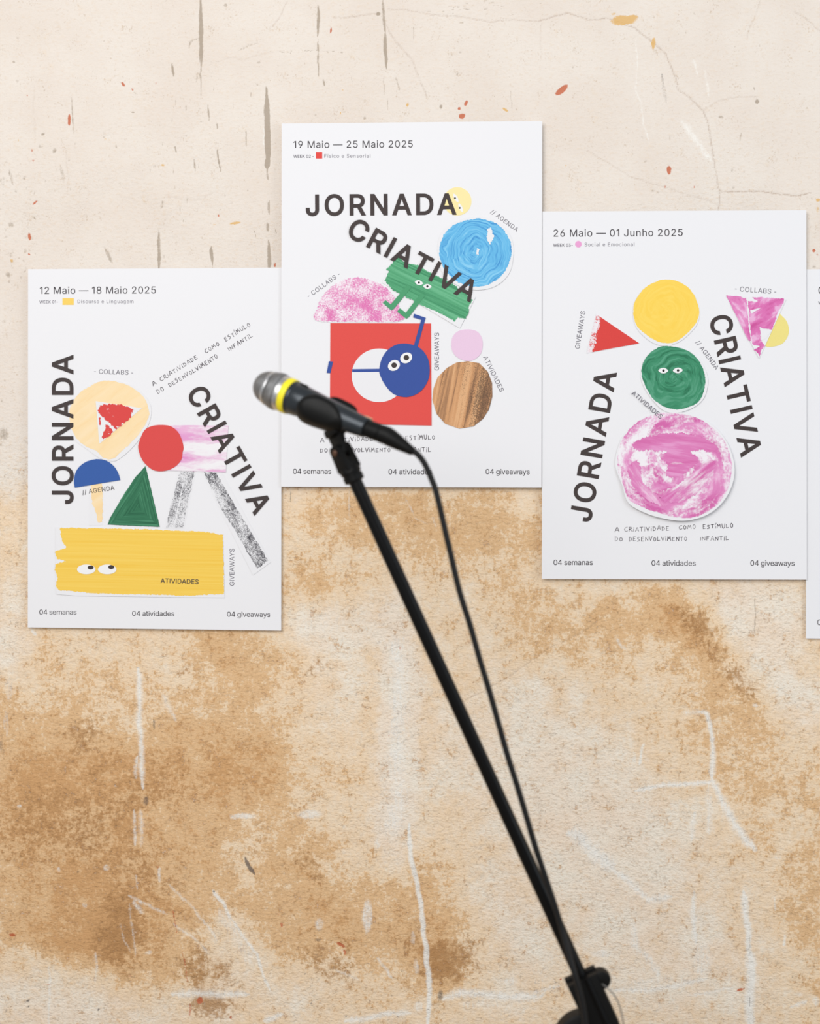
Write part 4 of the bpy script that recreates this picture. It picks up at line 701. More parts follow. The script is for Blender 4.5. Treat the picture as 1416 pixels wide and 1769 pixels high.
# ---- poster of 12-18 May (left)
P1 = Poster('white poster dated 12 Maio, leftmost and lowest, yellow brush block with two eyes',
            [(50.7, 466.2), (487.2, 463.6), (486.6, 1088.6), (50.2, 1083.3)], [(50, 1086, 46, .0035), (200, 1092, 40, .0012), (487, 1089, 60, .001)])
a = fr(80, 600, 6.319); b = fr(40, 450, 3.078); c2 = fr(40, 750, 3.078); d4 = fr(280, 650, 5.205)
P1.text('date_lettering', '12 Maio — 18 Maio 2025', (71, 508.8), (270.7, 507.9), 11.9, INKD, 2)
P1.text('week_lettering', 'WEEK 01-', (70.4, 525.3), (101.9, 525), 4.9, INKG, 12)
P1.text('theme_lettering', 'Discurso e Linguagem', (136, 524.8), (232.2, 524.7), 5.9, INKG, 0)
P1.ink('colour_swatch', [[[(110, 516.1), (129.5, 516.1), (129.5, 527.8), (110, 527.8)]]], flat_mat('swatch_yellow', (254, 212, 108)))
m_peach = brush_mat('paint_peach', (251, 224, 178), (250, 219, 168), (252, 227, 186), 38, 12, 70, (.655, .72))
o = P1.cut('paper_cutout', smooth(a((262, 720), (300, 600), (370, 500), (480, 415), (640, 362), (820, 375), (980, 440), (1095, 540), (1150, 640), (1157, 740), (1120, 860), (1050, 975), (930, 1120), (800, 1225), (720, 1245), (600, 1213), (450, 1110), (325, 1015), (272, 900), (256, 800)), 4), CUTP, .0003, (.5, .8, .0022), None, 'round cut-out of white paper painted pale peach')
H1 = P1.H
P1.paint('paint_patch', jag(smooth(a((266, 690), (310, 590), (380, 500), (500, 425), (640, 370), (800, 385), (960, 450), (1085, 560), (1128, 680), (1135, 740), (1090, 850), (1020, 950), (930, 1050), (840, 1130), (740, 1218), (640, 1213), (560, 1135), (440, 1080), (350, 1000), (290, 900), (270, 800)), 4), .5, 1.1, 3), m_peach, o, H1, 'pale peach paint')
t1 = P1.cut('paper_cutout', a((553, 592), (1055, 668), (592, 1057)), CUTP, .0026, (.5, .5, .001), None, 'white paper triangle with red paint'); H2 = P1.H
m_red1 = crayon_mat('print_red_worn', (222, 80, 78), 40, .33, .39, 150, 1, .5, (240, 237, 240), 55, .9)
P1.paint('paint_patch', jag(a((600, 632), (700, 624), (830, 632), (905, 650), (965, 685), (945, 735), (925, 775), (850, 850), (780, 905), (700, 830), (620, 752), (580, 700)), 1.0, .9, 4), m_red1, t1, H2, 'worn red paint')
P1.paint('paint_patch', jag(a((655, 848), (690, 862), (748, 925), (690, 985), (640, 1003), (622, 985), (652, 910)), .9, 1.3, 5), m_red1, t1, H2, 'worn red paint')
P1.paint('paint_patch', jag(a((590, 770), (605, 772), (608, 850), (592, 850)), .6, 1.2, 6), m_red1, t1, H2, 'worn red paint')
stem = P1.cut('paper_cutout', a((478, 1512), (630, 1488), (628, 1940), (476, 1945)), CUTP, .0003, None, None, 'narrow white paper strip with a peach brush stroke'); Hs = P1.H
P1.paint('paint_patch', jag(c2((366, 272), (428, 262), (428, 468), (402, 470), (396, 430), (372, 365)), .8, 1.3, 8), m_peach, stem, Hs, 'pale peach paint')
P1.cut('paper_cutout', a((325, 1533), (317, 1490), (316, 1450), (321, 1412), (332, 1372), (351, 1335), (376, 1303), (414, 1271), (460, 1246), (510, 1230), (560, 1222), (612, 1224), (660, 1236), (703, 1258), (740, 1288), (769, 1322), (792, 1362), (809, 1405), (820, 1450)), flat_mat('paper_blue', (62, 98, 168), .06), .0024, (.2, .9, .001), None, 'blue half-disc cut-out')
m_gt = [brush_mat('paint_green_strokes', (52, 116, 84), (38, 98, 70), (74, 140, 106), q_, 10, 300) for q_ in (58, -76, -2)]
P1.cut('paper_cutout', jag(c2((655, 170), (662, 195), (732, 493), (455, 481), (468, 446), (540, 322), (600, 232)), .25, 2, 9), m_gt[0], .0005, (.5, .7, .0016), None, 'green brush-painted triangle'); gt_ = [q_ for q_ in P1.ob.children][-1]; Hq = P1.H
P1.paint('paint_patch', c2((655, 175), (660, 200), (730, 491), (628, 400), (615, 360)), m_gt[1], gt_, Hq, 'green brush strokes')
P1.paint('paint_patch', c2((458, 480), (620, 395), (730, 491)), m_gt[2], gt_, Hq, 'green brush strokes')
m_stripe = brush_mat('paint_pink_stripes', (230, 162, 210), (226, 142, 200), (238, 190, 222), -2, 7, 62, (.42, .60), .3, .7)
rp = P1.cut('paper_cutout', d4((10, 442), (603, 446), (580, 866), (0, 846)), m_stripe, .0014, (.2, .9, .0016), None, 'white paper with pink brushed stripes')
P1.cut('paper_cutout', smooth(b((618, 1000), (625, 960), (650, 905), (690, 882), (740, 876), (790, 883), (830, 915), (852, 965), (858, 1000), (853, 1020), (845, 1063), (805, 1103), (745, 1121), (690, 1111), (640, 1063)), 3), flat_mat('paper_red', (222, 82, 80), .05), .0036, (.5, .8, .001), None, 'round red paper cut-out')
CH = crayon_mat('charcoal_rubbing', (96, 94, 100), -76, .40, .66, 820, .8, 1.1, (236, 235, 238), 70, .55)
CH2 = crayon_mat('charcoal_rubbing_dense', (86, 84, 90), -62, .37, .64, 760, .8, 1.2, (236, 235, 238), 55, .75)
l1 = P1.cut('paper_cutout', d4((150, 850), (312, 856), (205, 1372), (24, 1368)), CUTP, .0002, None, None, 'white paper strip with a charcoal rubbing'); Hl = P1.H
P1.paint('charcoal_patch', jag(d4((168, 850), (220, 852), (110, 1358), (40, 1362)), .7, 1.2, 10), CH, l1, Hl, 'grey charcoal rubbing')
P1.paint('charcoal_patch', jag(d4((228, 852), (300, 856), (195, 1362), (120, 1358)), .7, 1.2, 11), CH, l1, Hl, 'grey charcoal rubbing')
l2 = P1.cut('paper_cutout', c2((955, 205), (1062, 205), (1320, 680), (1226, 749), (1075, 450)), CUTP, .0003, (.6, .6, .0014), None, 'white paper strip with a charcoal rubbing'); Hl = P1.H
P1.paint('charcoal_patch', jag(c2((965, 205), (1030, 205), (1140, 395), (1305, 672), (1248, 716), (1112, 480), (1080, 440)), .8, 1.2, 12), CH2, l2, Hl, 'grey charcoal rubbing')
m_yb = brush_mat('paint_yellow_strokes', (247, 206, 90), (246, 201, 80), (249, 210, 98), -1, 4, 330)
yp = P1.cut('paper_cutout', c2((180, 493), (480, 498), (1068, 530), (1075, 869), (285, 858), (184, 850)), CUTP, .0004, (-.3, .9, .0030), None, 'white paper painted with a broad yellow brush block'); Hy = P1.H
P1.paint('paint_patch', jag(c2((205, 498), (340, 500), (480, 501), (640, 505), (800, 512), (940, 518), (1010, 524), (1066, 536), (1070, 690), (1072, 848), (980, 852), (900, 858), (700, 852), (560, 850), (400, 846), (300, 836), (195, 828), (180, 803), (192, 765), (176, 722), (180, 690), (236, 674), (188, 662), (176, 625), (238, 602), (214, 570), (206, 530)), .7, .8, 13), m_yb, yp, Hy, 'yellow brush paint')
P1.text('caption_lettering', 'ATIVIDADES', (279.4, 1006.7), (344.4, 1008.6), 8, INKD, 4, .0045)
for cx, cy, px, py in ((343, 718, 366, 708), (454, 718, 475, 706)):
    q = fr(40, 750, 3.078)
    eye(P1, [*q(*ell(cx, cy, 49, 26))], [*q(*ell(px, py, 16, 11))], EYEB, .0045, 'oval white eye')
P1.text('caption_lettering', '- COLLABS -', (164.5, 646), (231.5, 648.3), 7.8, INKM, 0)
P1.text('caption_lettering', '// AGENDA', (144.6, 854.5), (199.8, 846.2), 7.5, INKD, 0, .0016)
P1.text('caption_lettering', 'GIVEAWAYS', (405.8, 1011.5), (405.8, 947.5), 8, INKM, 0)
P1.text('title_lettering', 'JORNADA', (127.8, 869.5), (127.8, 615.4), 34.5, INK, 18, .0030)
P1.text('title_lettering', 'CRIATIVA', (324, 681.1), (441, 889.2), 34.2, INK, 18, .0034)
handwriting(P1, LINE1, (266.2, 667.8), (434.3, 564), 7.6, 1202, 1)
handwriting(P1, LINE2, (274.7, 681.7), (438.6, 582.4), 7.6, 1159, 2)
footer(P1, ((70.2, 1061.2), (134.2, 1061.2)), ((230, 1063.5), (302.5, 1063.9)), ((393.5, 1064.8), (467.5, 1065.5)), 8.6)

# ---- poster of 19-25 May (middle)
P2 = Poster('white poster dated 19 Maio, topmost, behind the microphone, red square with blue disc',
            [(487.8, 216), (936, 211.8), (935, 842.4), (487, 841)], [(934, 842, 70, .0045), (487, 842, 60, .004)])
a = fr(480, 200, 3.078); b = fr(480, 500, 3.078); k5 = fr(500, 310, 3.371)
P2.text('date_lettering', '19 Maio — 25 Maio 2025', (508.3, 258.2), (713.3, 257.2), 11.9, INKD, 2)
P2.text('week_lettering', 'WEEK 02 -', (508.3, 275), (542.7, 275), 4.9, INKM, 12)
P2.text('theme_lettering', 'Físico e Sensorial', (561.2, 275), (640.5, 275), 6.1, INKG, 0)
P2.ink('colour_swatch', [[a((206, 201), (239, 201), (239, 235), (206, 235))]], flat_mat('swatch_red', (228, 82, 76)))
P2.cut('paper_cutout', ell(790.1, 350, 24.2, 24.4), flat_mat('paper_pale_yellow', (252, 234, 172), .03), .0003, None, None, 'small pale yellow disc')
for cx, cy, rot in ((947, 444, 62), (972, 496, 66)):
    q, = a((cx, cy)); eye(P2, almond(*q, 8.6, 3.0, rot), ell(q[0] - 1.6, q[1] + .3, 1.6, 1.6), EYEK, .001, 'narrow white eye')
ctr = P2.loc(*a((1050, 735))[0])
bl = P2.cut('paper_cutout', smooth(a((850, 700), (872, 625), (930, 575), (1010, 548), (1090, 545), (1165, 565), (1220, 615), (1250, 690), (1250, 760), (1235, 830), (1195, 885), (1130, 922), (1050, 932), (975, 915), (905, 875), (865, 815)), 4), CUTP, .0006, (.4, .8, .0030), None, 'round white paper cut-out with blue swirled paint'); Hb = P2.H
P2.paint('paint_patch', jag(smooth(a((862, 700), (882, 640), (930, 592), (1000, 563), (1075, 555), (1150, 575), (1205, 620), (1236, 680), (1240, 740), (1220, 810), (1180, 862), (1120, 902), (1050, 915), (980, 900), (920, 862), (880, 812), (862, 755)), 4), .75, .9, 21), swirl_mat('paint_blue_swirl', (104, 186, 232), (70, 148, 210), (142, 208, 242), ctr, 330, .8, (.80, .9), .34, .7), bl, Hb, 'light blue swirled paint')
P2.paint('paint_gap', jag(a((1112, 608), (1130, 600), (1146, 650), (1128, 692), (1112, 668)), 1.1, .8, 22), CUTP, bl, lambda q: Hb(q) + .0002, 'white gap in the paint')
P2.paint('paint_gap', jag(a((1058, 715), (1072, 716), (1068, 745), (1056, 745)), 1.0, .8, 23), CUTP, bl, lambda q: Hb(q) + .0002, 'white gap in the paint')
pk = P2.cut('paper_cutout', smooth(a((210, 1096), (214, 1030), (245, 960), (300, 905), (360, 875), (430, 865), (500, 880), (570, 915), (620, 965), (650, 1030), (660, 1096), (430, 1102)), 4), CUTP, .0003, (.1, .9, .0012), None, 'white half-disc rubbed with pink crayon'); Hp = P2.H
P2.paint('crayon_patch', jag(smooth(a((210, 1093), (214, 1030), (245, 960), (300, 905), (360, 875), (430, 865), (500, 880), (570, 915), (620, 965), (650, 1030), (658, 1093), (430, 1097)), 4), 1.0, .8, 24), crayon_mat('crayon_pink', (234, 150, 200), 0, .30, .66, 480, 1, 1, (246, 238, 244), 40, .8, (220, 100, 168)), pk, Hp, 'blotchy pink crayon')
red = P2.cut('paper_cutout', b((282, 183), (815, 185), (818, 726), (280, 715)), flat_mat('paper_coral_red', (228, 86, 80), .05), .0006, (.3, .9, .0016), None, 'square coral red cut-out'); Hr = P2.H
P2.cut('paper_cutout', [*b(*ell(540, 460, 145, 142, 0, 60))], CUTP, .0022, None, None, 'white paper disc')
mb = flat_mat('paper_cobalt', (64, 88, 160), .05)
P2.cut('arm', b((398, 427), (545, 425), (545, 441), (398, 443)), mb, .0028, None, None, 'thin blue paper arm')
P2.cut('hand', b((275, 385), (297, 387), (283, 448), (263, 447)), mb, .0026, None, None, 'blue paper tab')
P2.cut('arm', b((722, 310), (743, 314), (787, 155), (725, 134), (720, 153), (763, 166)), mb, .0028, None, None, 'bent blue paper arm')
P2.cut('paper_cutout', smooth(b((541, 433), (555, 370), (590, 322), (640, 295), (700, 294), (760, 318), (798, 370), (808, 433), (798, 490), (765, 540), (720, 568), (670, 575), (615, 558), (575, 515), (550, 470)), 3), mb, .0030, (.5, .7, .0022), None, 'cobalt blue disc with two round eyes')
for cx, cy, r_ in ((619, 408, 30), (684, 368, 30)):
    eye(P2, [*b(*ell(cx, cy, 33, 27, -30))], [*b(*ell(cx + 1, cy - 1, 14.5, 14.5))], EYEB, .0062, 'oval white eye')
gp = P2.cut('paper_cutout', a((556, 893), (600, 800), (640, 742), (1052, 968), (968, 1134), (690, 970)), CUTP, .0008, (.2, .9, .0030), None, 'white paper with a broad green brush stroke'); Hg = P2.H
m_gb = brush_mat('paint_green_band', (88, 168, 122), (64, 142, 100), (108, 184, 140), -26, 5, 240)
P2.paint('paint_patch', jag(a((633, 738), (660, 775), (690, 790), (750, 800), (800, 835), (870, 868), (940, 905), (1000, 950), (1036, 986), (1014, 1022), (1018, 1040), (1000, 1085), (960, 1080), (940, 1096), (860, 1053), (760, 1008), (700, 978), (610, 930), (570, 882), (592, 835), (576, 822), (606, 795), (618, 778)), .9, .8, 25), m_gb, gp, Hg, 'green brush paint')
mg = flat_mat('paper_green', (84, 160, 116), .06)
P2.cut('leg', a((690, 905), (712, 916), (620, 1030), (605, 1040), (560, 1000), (575, 986), (602, 1008)), mg, .0042, None, None, 'bent green paper leg')
P2.cut('leg', a((762, 948), (786, 958), (700, 1072), (685, 1084), (636, 1046), (650, 1028), (682, 1052)), mg, .0042, None, None, 'bent green paper leg')
for cx, cy in ((751, 893), (796, 913)):
    q, = a((cx, cy)); eye(P2, almond(*q, 7.2, 4.2, 14 if cx < 770 else 4), ell(*q, 1.9, 1.9), EYEK, .0046, 'almond white eye')
P2.cut('paper_cutout', smooth(b((922, 299), (930, 255), (960, 225), (1010, 216), (1060, 228), (1085, 265), (1088, 310), (1075, 350), (1040, 378), (1000, 384), (955, 365), (930, 335)), 3), flat_mat('paper_pink', (236, 204, 228), .04), .0005, (.5, .8, .0014), None, 'small pale pink disc')
wd = crayon_mat('wood_rubbing', (112, 84, 64), -66, .50, .66, 160, 4, .28, (226, 168, 116), 60, .9)
wd = brush_mat('wood_rubbing', (212, 158, 112), (146, 108, 80), (226, 176, 130), 78, 4, 95, None, .33, .60)
T = NT(wd); cvw = T.mapping(T.coord(), rot=(0, R(78), 0)); src = T.b.inputs['Base Color'].links[0].from_socket      # rubbed grain, denser to the right
gx_ = T.node('ShaderNodeSeparateXYZ'); T.l.new(T.coord(), gx_.inputs[0]); wx = P2.loc(*b((1060, 563))[0])[0]
gr = T.add(T.mul(T.noise(cvw, 520, 4, .7), .6), T.mul(T.noise(T.mapping(cvw, sc=(4, 1, 60)), 1, 4, .6), .4))
T.color(T.mix(T.mul(T.step(.47, .60, T.add(gr, T.mul(T.add(gx_.outputs[0], -wx), 1.1))), .8), src, C(96, 74, 58, E0)))
P2.cut('paper_cutout', b((1010, 385), (1070, 395), (1115, 440), (1138, 500), (1140, 570), (1122, 640), (1090, 690), (1040, 730), (965, 742), (890, 716), (845, 665), (822, 590), (828, 530), (850, 470), (900, 420), (950, 392)), wd, .0008, (.4, .8, .0018), None, 'round tan cut-out with dark woodgrain streaks')
P2.text('caption_lettering', '- COLLABS -', (535, 516.8), (589.6, 477.3), 7.6, INKM, 0)
P2.text('caption_lettering', '// AGENDA', (846.5, 369.3), (891.6, 402.6), 7.3, INKM, 0)
P2.text('caption_lettering', 'GIVEAWAYS', (758.4, 640.7), (758.4, 576), 8, INKM, 0)
P2.text('caption_lettering', 'ATIVIDADES', (834.1, 618), (863.4, 678.4), 8, INKM, 0)
P2.text('title_lettering', 'JORNADA', (530.6, 374.1), (787.2, 372), 34.6, INK, 18, .0014)
P2.text('title_lettering', 'CRIATIVA', (599.4, 408.8), (812, 523), 34.8, INK, 18, .0050)
handwriting(P2, LINE1, (554, 764.8), (751.6, 759), 7.8, 1202, 3)
handwriting(P2, LINE2, (554, 781.7), (745.1, 780.7), 7.8, 1159, 4)
footer(P2, ((507.6, 819), (573.2, 819)), ((671.7, 819.7), (746.4, 819.7)), ((838.7, 819.4), (914.4, 819.7)), 8.9)

# ---- poster of 26 May - 1 June (right)
P3 = Poster('white poster dated 26 Maio, right of centre, yellow, green and pink painted discs stacked up',
            [(936.2, 367), (1390.6, 364.6), (1391.6, 1001), (935.6, 999.8)], [(936, 940, 60, .003), (1172, 1003, 40, .0015), (1390, 1000, 60, .002)])
a = fr(930, 355, 2.9136); b = fr(930, 660, 2.9136); k7 = fr(1180, 480, 5.53)
P3.text('date_lettering', '26 Maio — 01 Junho 2025', (955.7, 410.3), (1177.8, 409.2), 12.1, INKD, 3)
P3.text('week_lettering', 'WEEK 03-', (955, 427.4), (988.3, 427.4), 5, INKM, 12)
P3.text('theme_lettering', 'Social e Emocional', (1008.9, 427.1), (1094.7, 426.7), 6.2, INKG, 0)
P3.ink('colour_swatch', [[ell(998.3, 423.3, 5.6, 5.6)]], flat_mat('swatch_pink', (236, 166, 212)))
yc = P3.cut('paper_cutout', smooth(a((472, 540), (480, 490), (520, 430), (580, 388), (650, 374), (720, 394), (772, 440), (803, 510), (806, 560), (788, 612), (735, 668), (690, 696), (635, 710), (575, 696), (515, 650), (482, 600)), 4), CUTP, .0005, (.4, .8, .0026), None, 'round white paper cut-out painted yellow'); Hy = P3.H
P3.paint('paint_patch', jag(smooth(a((474, 540), (481, 490), (520, 431), (580, 390), (650, 376), (720, 396), (770, 440), (801, 510), (802, 560), (780, 608), (735, 655), (690, 687), (640, 697), (580, 680), (520, 638), (486, 600)), 4), .35, 1.3, 31), swirl_mat('paint_yellow', (252, 214, 94), (251, 211, 87), (253, 217, 101), P3.loc(*a((640, 530))[0]), 200, 1.2), yc, Hy, 'yellow paint')
pc = P3.cut('paper_cutout', smooth(b((384, 420), (398, 330), (430, 262), (500, 192), (600, 153), (710, 153), (810, 180), (895, 240), (952, 325), (978, 420), (970, 510), (922, 602), (842, 668), (740, 697), (640, 690), (540, 662), (450, 610), (418, 520)), 4), CUTP, .0004, (.6, .8, .0220), None, 'large round white paper cut-out with pink swirled paint'); Hp = P3.H
pctr = P3.loc(*b((690, 430))[0])
P3.paint('paint_patch', jag(smooth(b((395, 410), (402, 335), (432, 268), (500, 200), (600, 160), (700, 160), (800, 186), (890, 250), (945, 330), (965, 420), (955, 510), (910, 598), (840, 655), (750, 684), (650, 672), (540, 637), (452, 592), (425, 520), (405, 470)), 4), .6, .9, 32), swirl_mat('paint_pink_swirl', (224, 138, 192), (212, 104, 170), (236, 176, 214), pctr, 62, .9, (.45, .60), .36, .62, 1.0, .9), pc, Hp, 'pink swirled paint with white gaps')
bar_ = smooth(b((470, 318), (520, 285), (600, 262), (690, 258), (780, 270), (850, 292), (895, 325), (870, 352), (800, 345), (760, 352), (800, 392), (770, 430), (700, 480), (640, 470), (650, 420), (600, 375), (640, 352), (560, 345), (500, 345)), 4)
P3.paint('brush_stroke', jag(bar_, 1.5, .8, 33), brush_mat('paint_magenta_stroke', (221, 126, 184), (214, 110, 172), (230, 156, 204), -8, 14, 110, (.58, .72)), pc, lambda q: Hp(q) + .0002, 'deeper pink brush stroke')
P3.paint('brush_stroke', jag(smooth(b((640, 545), (720, 500), (800, 430), (860, 390), (885, 420), (850, 500), (790, 560), (720, 600), (650, 605), (600, 580)), 4), 1.5, .8, 34), brush_mat('paint_magenta_arc', (222, 130, 188), (214, 108, 172), (234, 170, 212), 38, 12, 90, (.48, .66)), pc, lambda q: Hp(q) + .0002, 'deeper pink brush stroke')
P3.paint('brush_stroke', jag(smooth(b((450, 440), (490, 390), (510, 440), (520, 500), (580, 560), (640, 625), (560, 605), (500, 560), (465, 510)), 4), 1.5, .8, 35), brush_mat('paint_magenta_side', (224, 136, 190), (214, 110, 172), (236, 176, 214), -55, 12, 90, (.50, .66)), pc, lambda q: Hp(q) + .0002, 'deeper pink brush stroke')
gc_ = P3.cut('paper_cutout', smooth(b((512, -40), (528, -108), (568, -156), (620, -181), (692, -176), (755, -156), (808, -108), (840, -48), (848, 10), (828, 82), (775, 130), (695, 157), (625, 145), (560, 78), (520, 10)), 4), CUTP, .0010, (.6, .7, .0050), None, 'round white paper cut-out painted green'); Hg = P3.H
P3.paint('paint_patch', jag(smooth(b((515, -45), (530, -108), (570, -153), (620, -178), (690, -173), (750, -153), (800, -108), (828, -48), (834, 15), (810, 90), (760, 125), (690, 140), (620, 122), (565, 75), (530, 10)), 4), .4, .9, 36), swirl_mat('paint_green_swirl', (62, 142, 106), (44, 116, 84), (88, 160, 128), P3.loc(*b((680, -10))[0]), 190, .9), gc_, Hg, 'green swirled paint')
for cx, cy in ((624, 834), (697, 833)):
    q, = a((cx, cy)); eye(P3, almond(*q, 8.6, 4.8, 2 if cx < 650 else -4), ell(q[0] + .3, q[1], 2.2, 2.2), EYEK, .0064, 'almond white eye')
tr = P3.cut('paper_cutout', a((288, 548), (505, 697), (240, 747)), CUTP, .0003, (.2, .9, .0014), None, 'white paper triangle sprayed red'); Ht = P3.H
P3.paint('paint_patch', a((310, 565), (400, 626), (505, 697), (370, 721), (268, 741)) + jag(a((268, 741), (278, 712), (288, 690), (292, 650), (302, 615), (310, 565)), 1.2, .8, 37)[1:], flat_mat('paint_red', (220, 74, 70), .07), tr, Ht, 'red paint')
P3.paint('paint_patch', a((288, 550), (318, 570), (312, 640), (298, 700), (287, 738), (242, 746)), crayon_mat('spray_red_fade', (222, 84, 84), 0, .50, .60, 560, 1, 1, (240, 233, 238), 60, .9), tr, lambda q: Ht(q) - .00005, 'grainy red spray edge')
hd = P3.cut('paper_cutout', smooth(k7((895, 345), (935, 372), (975, 415), (997, 480), (995, 545), (965, 605), (925, 640), (850, 662), (768, 652), (800, 560), (850, 450)), 3), flat_mat('paper_lemon', (240, 224, 138), .05), .0003, None, None, 'pale yellow half-disc')
mt = P3.cut('paper_cutout', k7((402, 175), (958, 206), (972, 215), (715, 778)), CUTP, .0012, (.7, .5, .0022), None, 'white paper triangle with marbled pink paint'); Hm = P3.H
m_mar = brush_mat('paint_marbled_pink', (226, 132, 190), (208, 92, 160), (238, 188, 222), -65, 26, 60, (.70, .72), .36, .62)
P3.paint('paint_patch', jag(k7((402, 175), (540, 183), (572, 206), (590, 198), (600, 250), (615, 470), (640, 610), (612, 606)), .4, 1.3, 38), m_mar, mt, Hm, 'marbled pink paint')
m_mar2 = brush_mat('paint_marbled_magenta', (222, 118, 182), (206, 86, 156), (236, 180, 218), 38, 30, 60, (.70, .72), .36, .62)
P3.paint('paint_patch', jag(k7((608, 226), (700, 236), (648, 190), (952, 206), (945, 250), (890, 340), (880, 390), (835, 505), (720, 480), (730, 590), (768, 660), (740, 690), (716, 762), (690, 715), (664, 690), (720, 660), (650, 640), (628, 470)), .7, 1.3, 39), m_mar2, mt, Hm, 'marbled magenta paint')
P3.paint('paint_gap', k7((628, 318), (735, 292), (640, 348)), CUTP, mt, lambda q: Hm(q) + .0002, 'white gap in the paint')
P3.paint('paint_gap', k7((720, 482), (828, 515), (785, 580), (740, 606)), CUTP, mt, lambda q: Hm(q) + .0002, 'white gap in the paint')
P3.text('caption_lettering', '- COLLABS -', (1267.5, 503.9), (1338.4, 509.3), 8.2, INKM, 0)
P3.text('caption_lettering', 'GIVEAWAYS', (1000.3, 603.7), (1010.4, 539), 8.1, INKM, 0)
P3.text('caption_lettering', '// AGENDA', (1199.5, 592.5), (1234.6, 640), 7.7, INKM, 0, .0008)
P3.text('caption_lettering', 'ATIVIDADES', (1088.6, 681.3), (1138.7, 724.5), 8, INKM, 0, .0058)
P3.text('title_lettering', 'JORNADA', (1019, 901.4), (1063.4, 646), 35.6, INK, 18, .0006)
P3.text('title_lettering', 'CRIATIVA', (1223.8, 551.2), (1279.1, 789.2), 36, INK, 18, .0006)
handwriting(P3, LINE1, (1061.2, 919), (1264.9, 911.2), 7.8, 1202, 5)
handwriting(P3, LINE2, (1061.2, 934.9), (1257.6, 933.2), 7.8, 1159, 6)
footer(P3, ((955.7, 975.8), (1023, 975.8)), ((1124.3, 976.8), (1200.1, 977.1)), ((1294.5, 976.8), (1370.3, 977.1)), 9)

# ---- the next poster, cut by the right edge of the photo
P4 = Poster('white poster cut off at the right edge, only the first 0 of its date showing',
            [(1391.8, 466), (1856, 463), (1855, 1108), (1390.9, 1102.6)], [(1391, 1100, 50, .003)])
P4.text('date_lettering', '02 Junho — 08 Junho 2025', (1412.6, 508.2), (1640, 507), 12.3, INKD, 3)
P4.text('week_lettering', 'WEEK 04-', (1412.3, 526.4), (1447, 526.4), 5.1, INKM, 12)
footer(P4, ((1410.6, 1079.4), (1478, 1079.6)), ((1583, 1080.6), (1660, 1081)), ((1757, 1081.4), (1834, 1081.8)), 9.2)

# ---------------------------------------------------------------- microphone, its cable and the boom stand
MM = 0.001
def sweep(name, pts, rads, m, parent=None, seg=24, cap=True):          # round tube of varying radius along points
    V = []; Fc = []; n = len(pts); prev = None
    pts = [Vector(p) for p in pts]
    for i, p in enumerate(pts):
        t = (pts[min(i + 1, n - 1)] - pts[max(i - 1, 0)]).normalized()
        if prev is None: u = t.orthogonal().normalized()
        else: u = (prev - t * prev.dot(t)).normalized()
        prev = u; v = t.cross(u)
        for k in range(seg):
            a = 2 * math.pi * k / seg; V.append(p + (u * math.cos(a) + v * math.sin(a)) * rads[i])
    for i in range(n - 1):
        for k in range(seg):
            a = i * seg + k; b = i * seg + (k + 1) % seg
            Fc.append((a, b, b + seg, a + seg))
    if cap: Fc.append(tuple(reversed(range(seg)))); Fc.append(tuple((n - 1) * seg + k for k in range(seg)))
    return finish(name, V, Fc, m, parent)
def finish(name, V, Fc, m, parent, ang=35):
    o = link_mesh(name, V, Fc, m, parent, True)
    bm = bmesh.new(); bm.from_mesh(o.data); bmesh.ops.recalc_face_normals(bm, faces=bm.faces)
    for e in bm.edges: e.smooth = not (len(e.link_faces) == 2 and e.calc_face_angle(0) > R(ang))
    bm.to_mesh(o.data); bm.free(); return o
class Frame:                                                             # an axis with two sides: lathe, boxes, tubes along it
    def __init__(s, o, a, side): s.o = Vector(o); s.a = Vector(a).normalized(); s.u = (Vector(side) - s.a * Vector(side).dot(s.a)).normalized(); s.d = s.a.cross(s.u)
    def p(s, t, x, y): return s.o + s.a * t + s.u * x + s.d * y
    def lathe(s, name, prof, m, parent, seg=48, rot=0):
        V = []; Fc = []
        for t, r in prof:
            for k in range(seg):
                an = 2 * math.pi * k / seg; V.append(s.p(t, r * math.cos(an), r * math.sin(an)))
        n = len(prof)
        for i in range(n - 1):
            for k in range(seg):
                a = i * seg + k; b = i * seg + (k + 1) % seg; Fc.append((a, b, b + seg, a + seg))
        Fc.append(tuple(range(seg))); Fc.append(tuple((n - 1) * seg + k for k in range(seg)))
        return finish(name, V, Fc, m, parent)
    def slab(s, name, outline, y0, y1, m, parent, bev=.0012):            # outline in (t, u), thickness along d
        V = [s.p(t, x, y0) for t, x in outline] + [s.p(t, x, y1) for t, x in outline]; n = len(outline)
        Fc = [tuple(range(n)), tuple(range(2 * n - 1, n - 1, -1))] + [(i, (i + 1) % n, n + (i + 1) % n, n + i) for i in range(n)]
        o = link_mesh(name, V, Fc, m, parent, True)
        bm = bmesh.new(); bm.from_mesh(o.data); bmesh.ops.recalc_face_normals(bm, faces=bm.faces)
        es = [e for e in bm.edges if e.calc_face_angle(0) > R(30)]
        bmesh.ops.bevel(bm, geom=es, offset=bev, segments=2, profile=.6, affect='EDGES', clamp_overlap=True)
        for e in bm.edges: e.smooth = not (len(e.link_faces) == 2 and e.calc_face_angle(0) > R(40))
        bm.to_mesh(o.data); bm.free(); return o

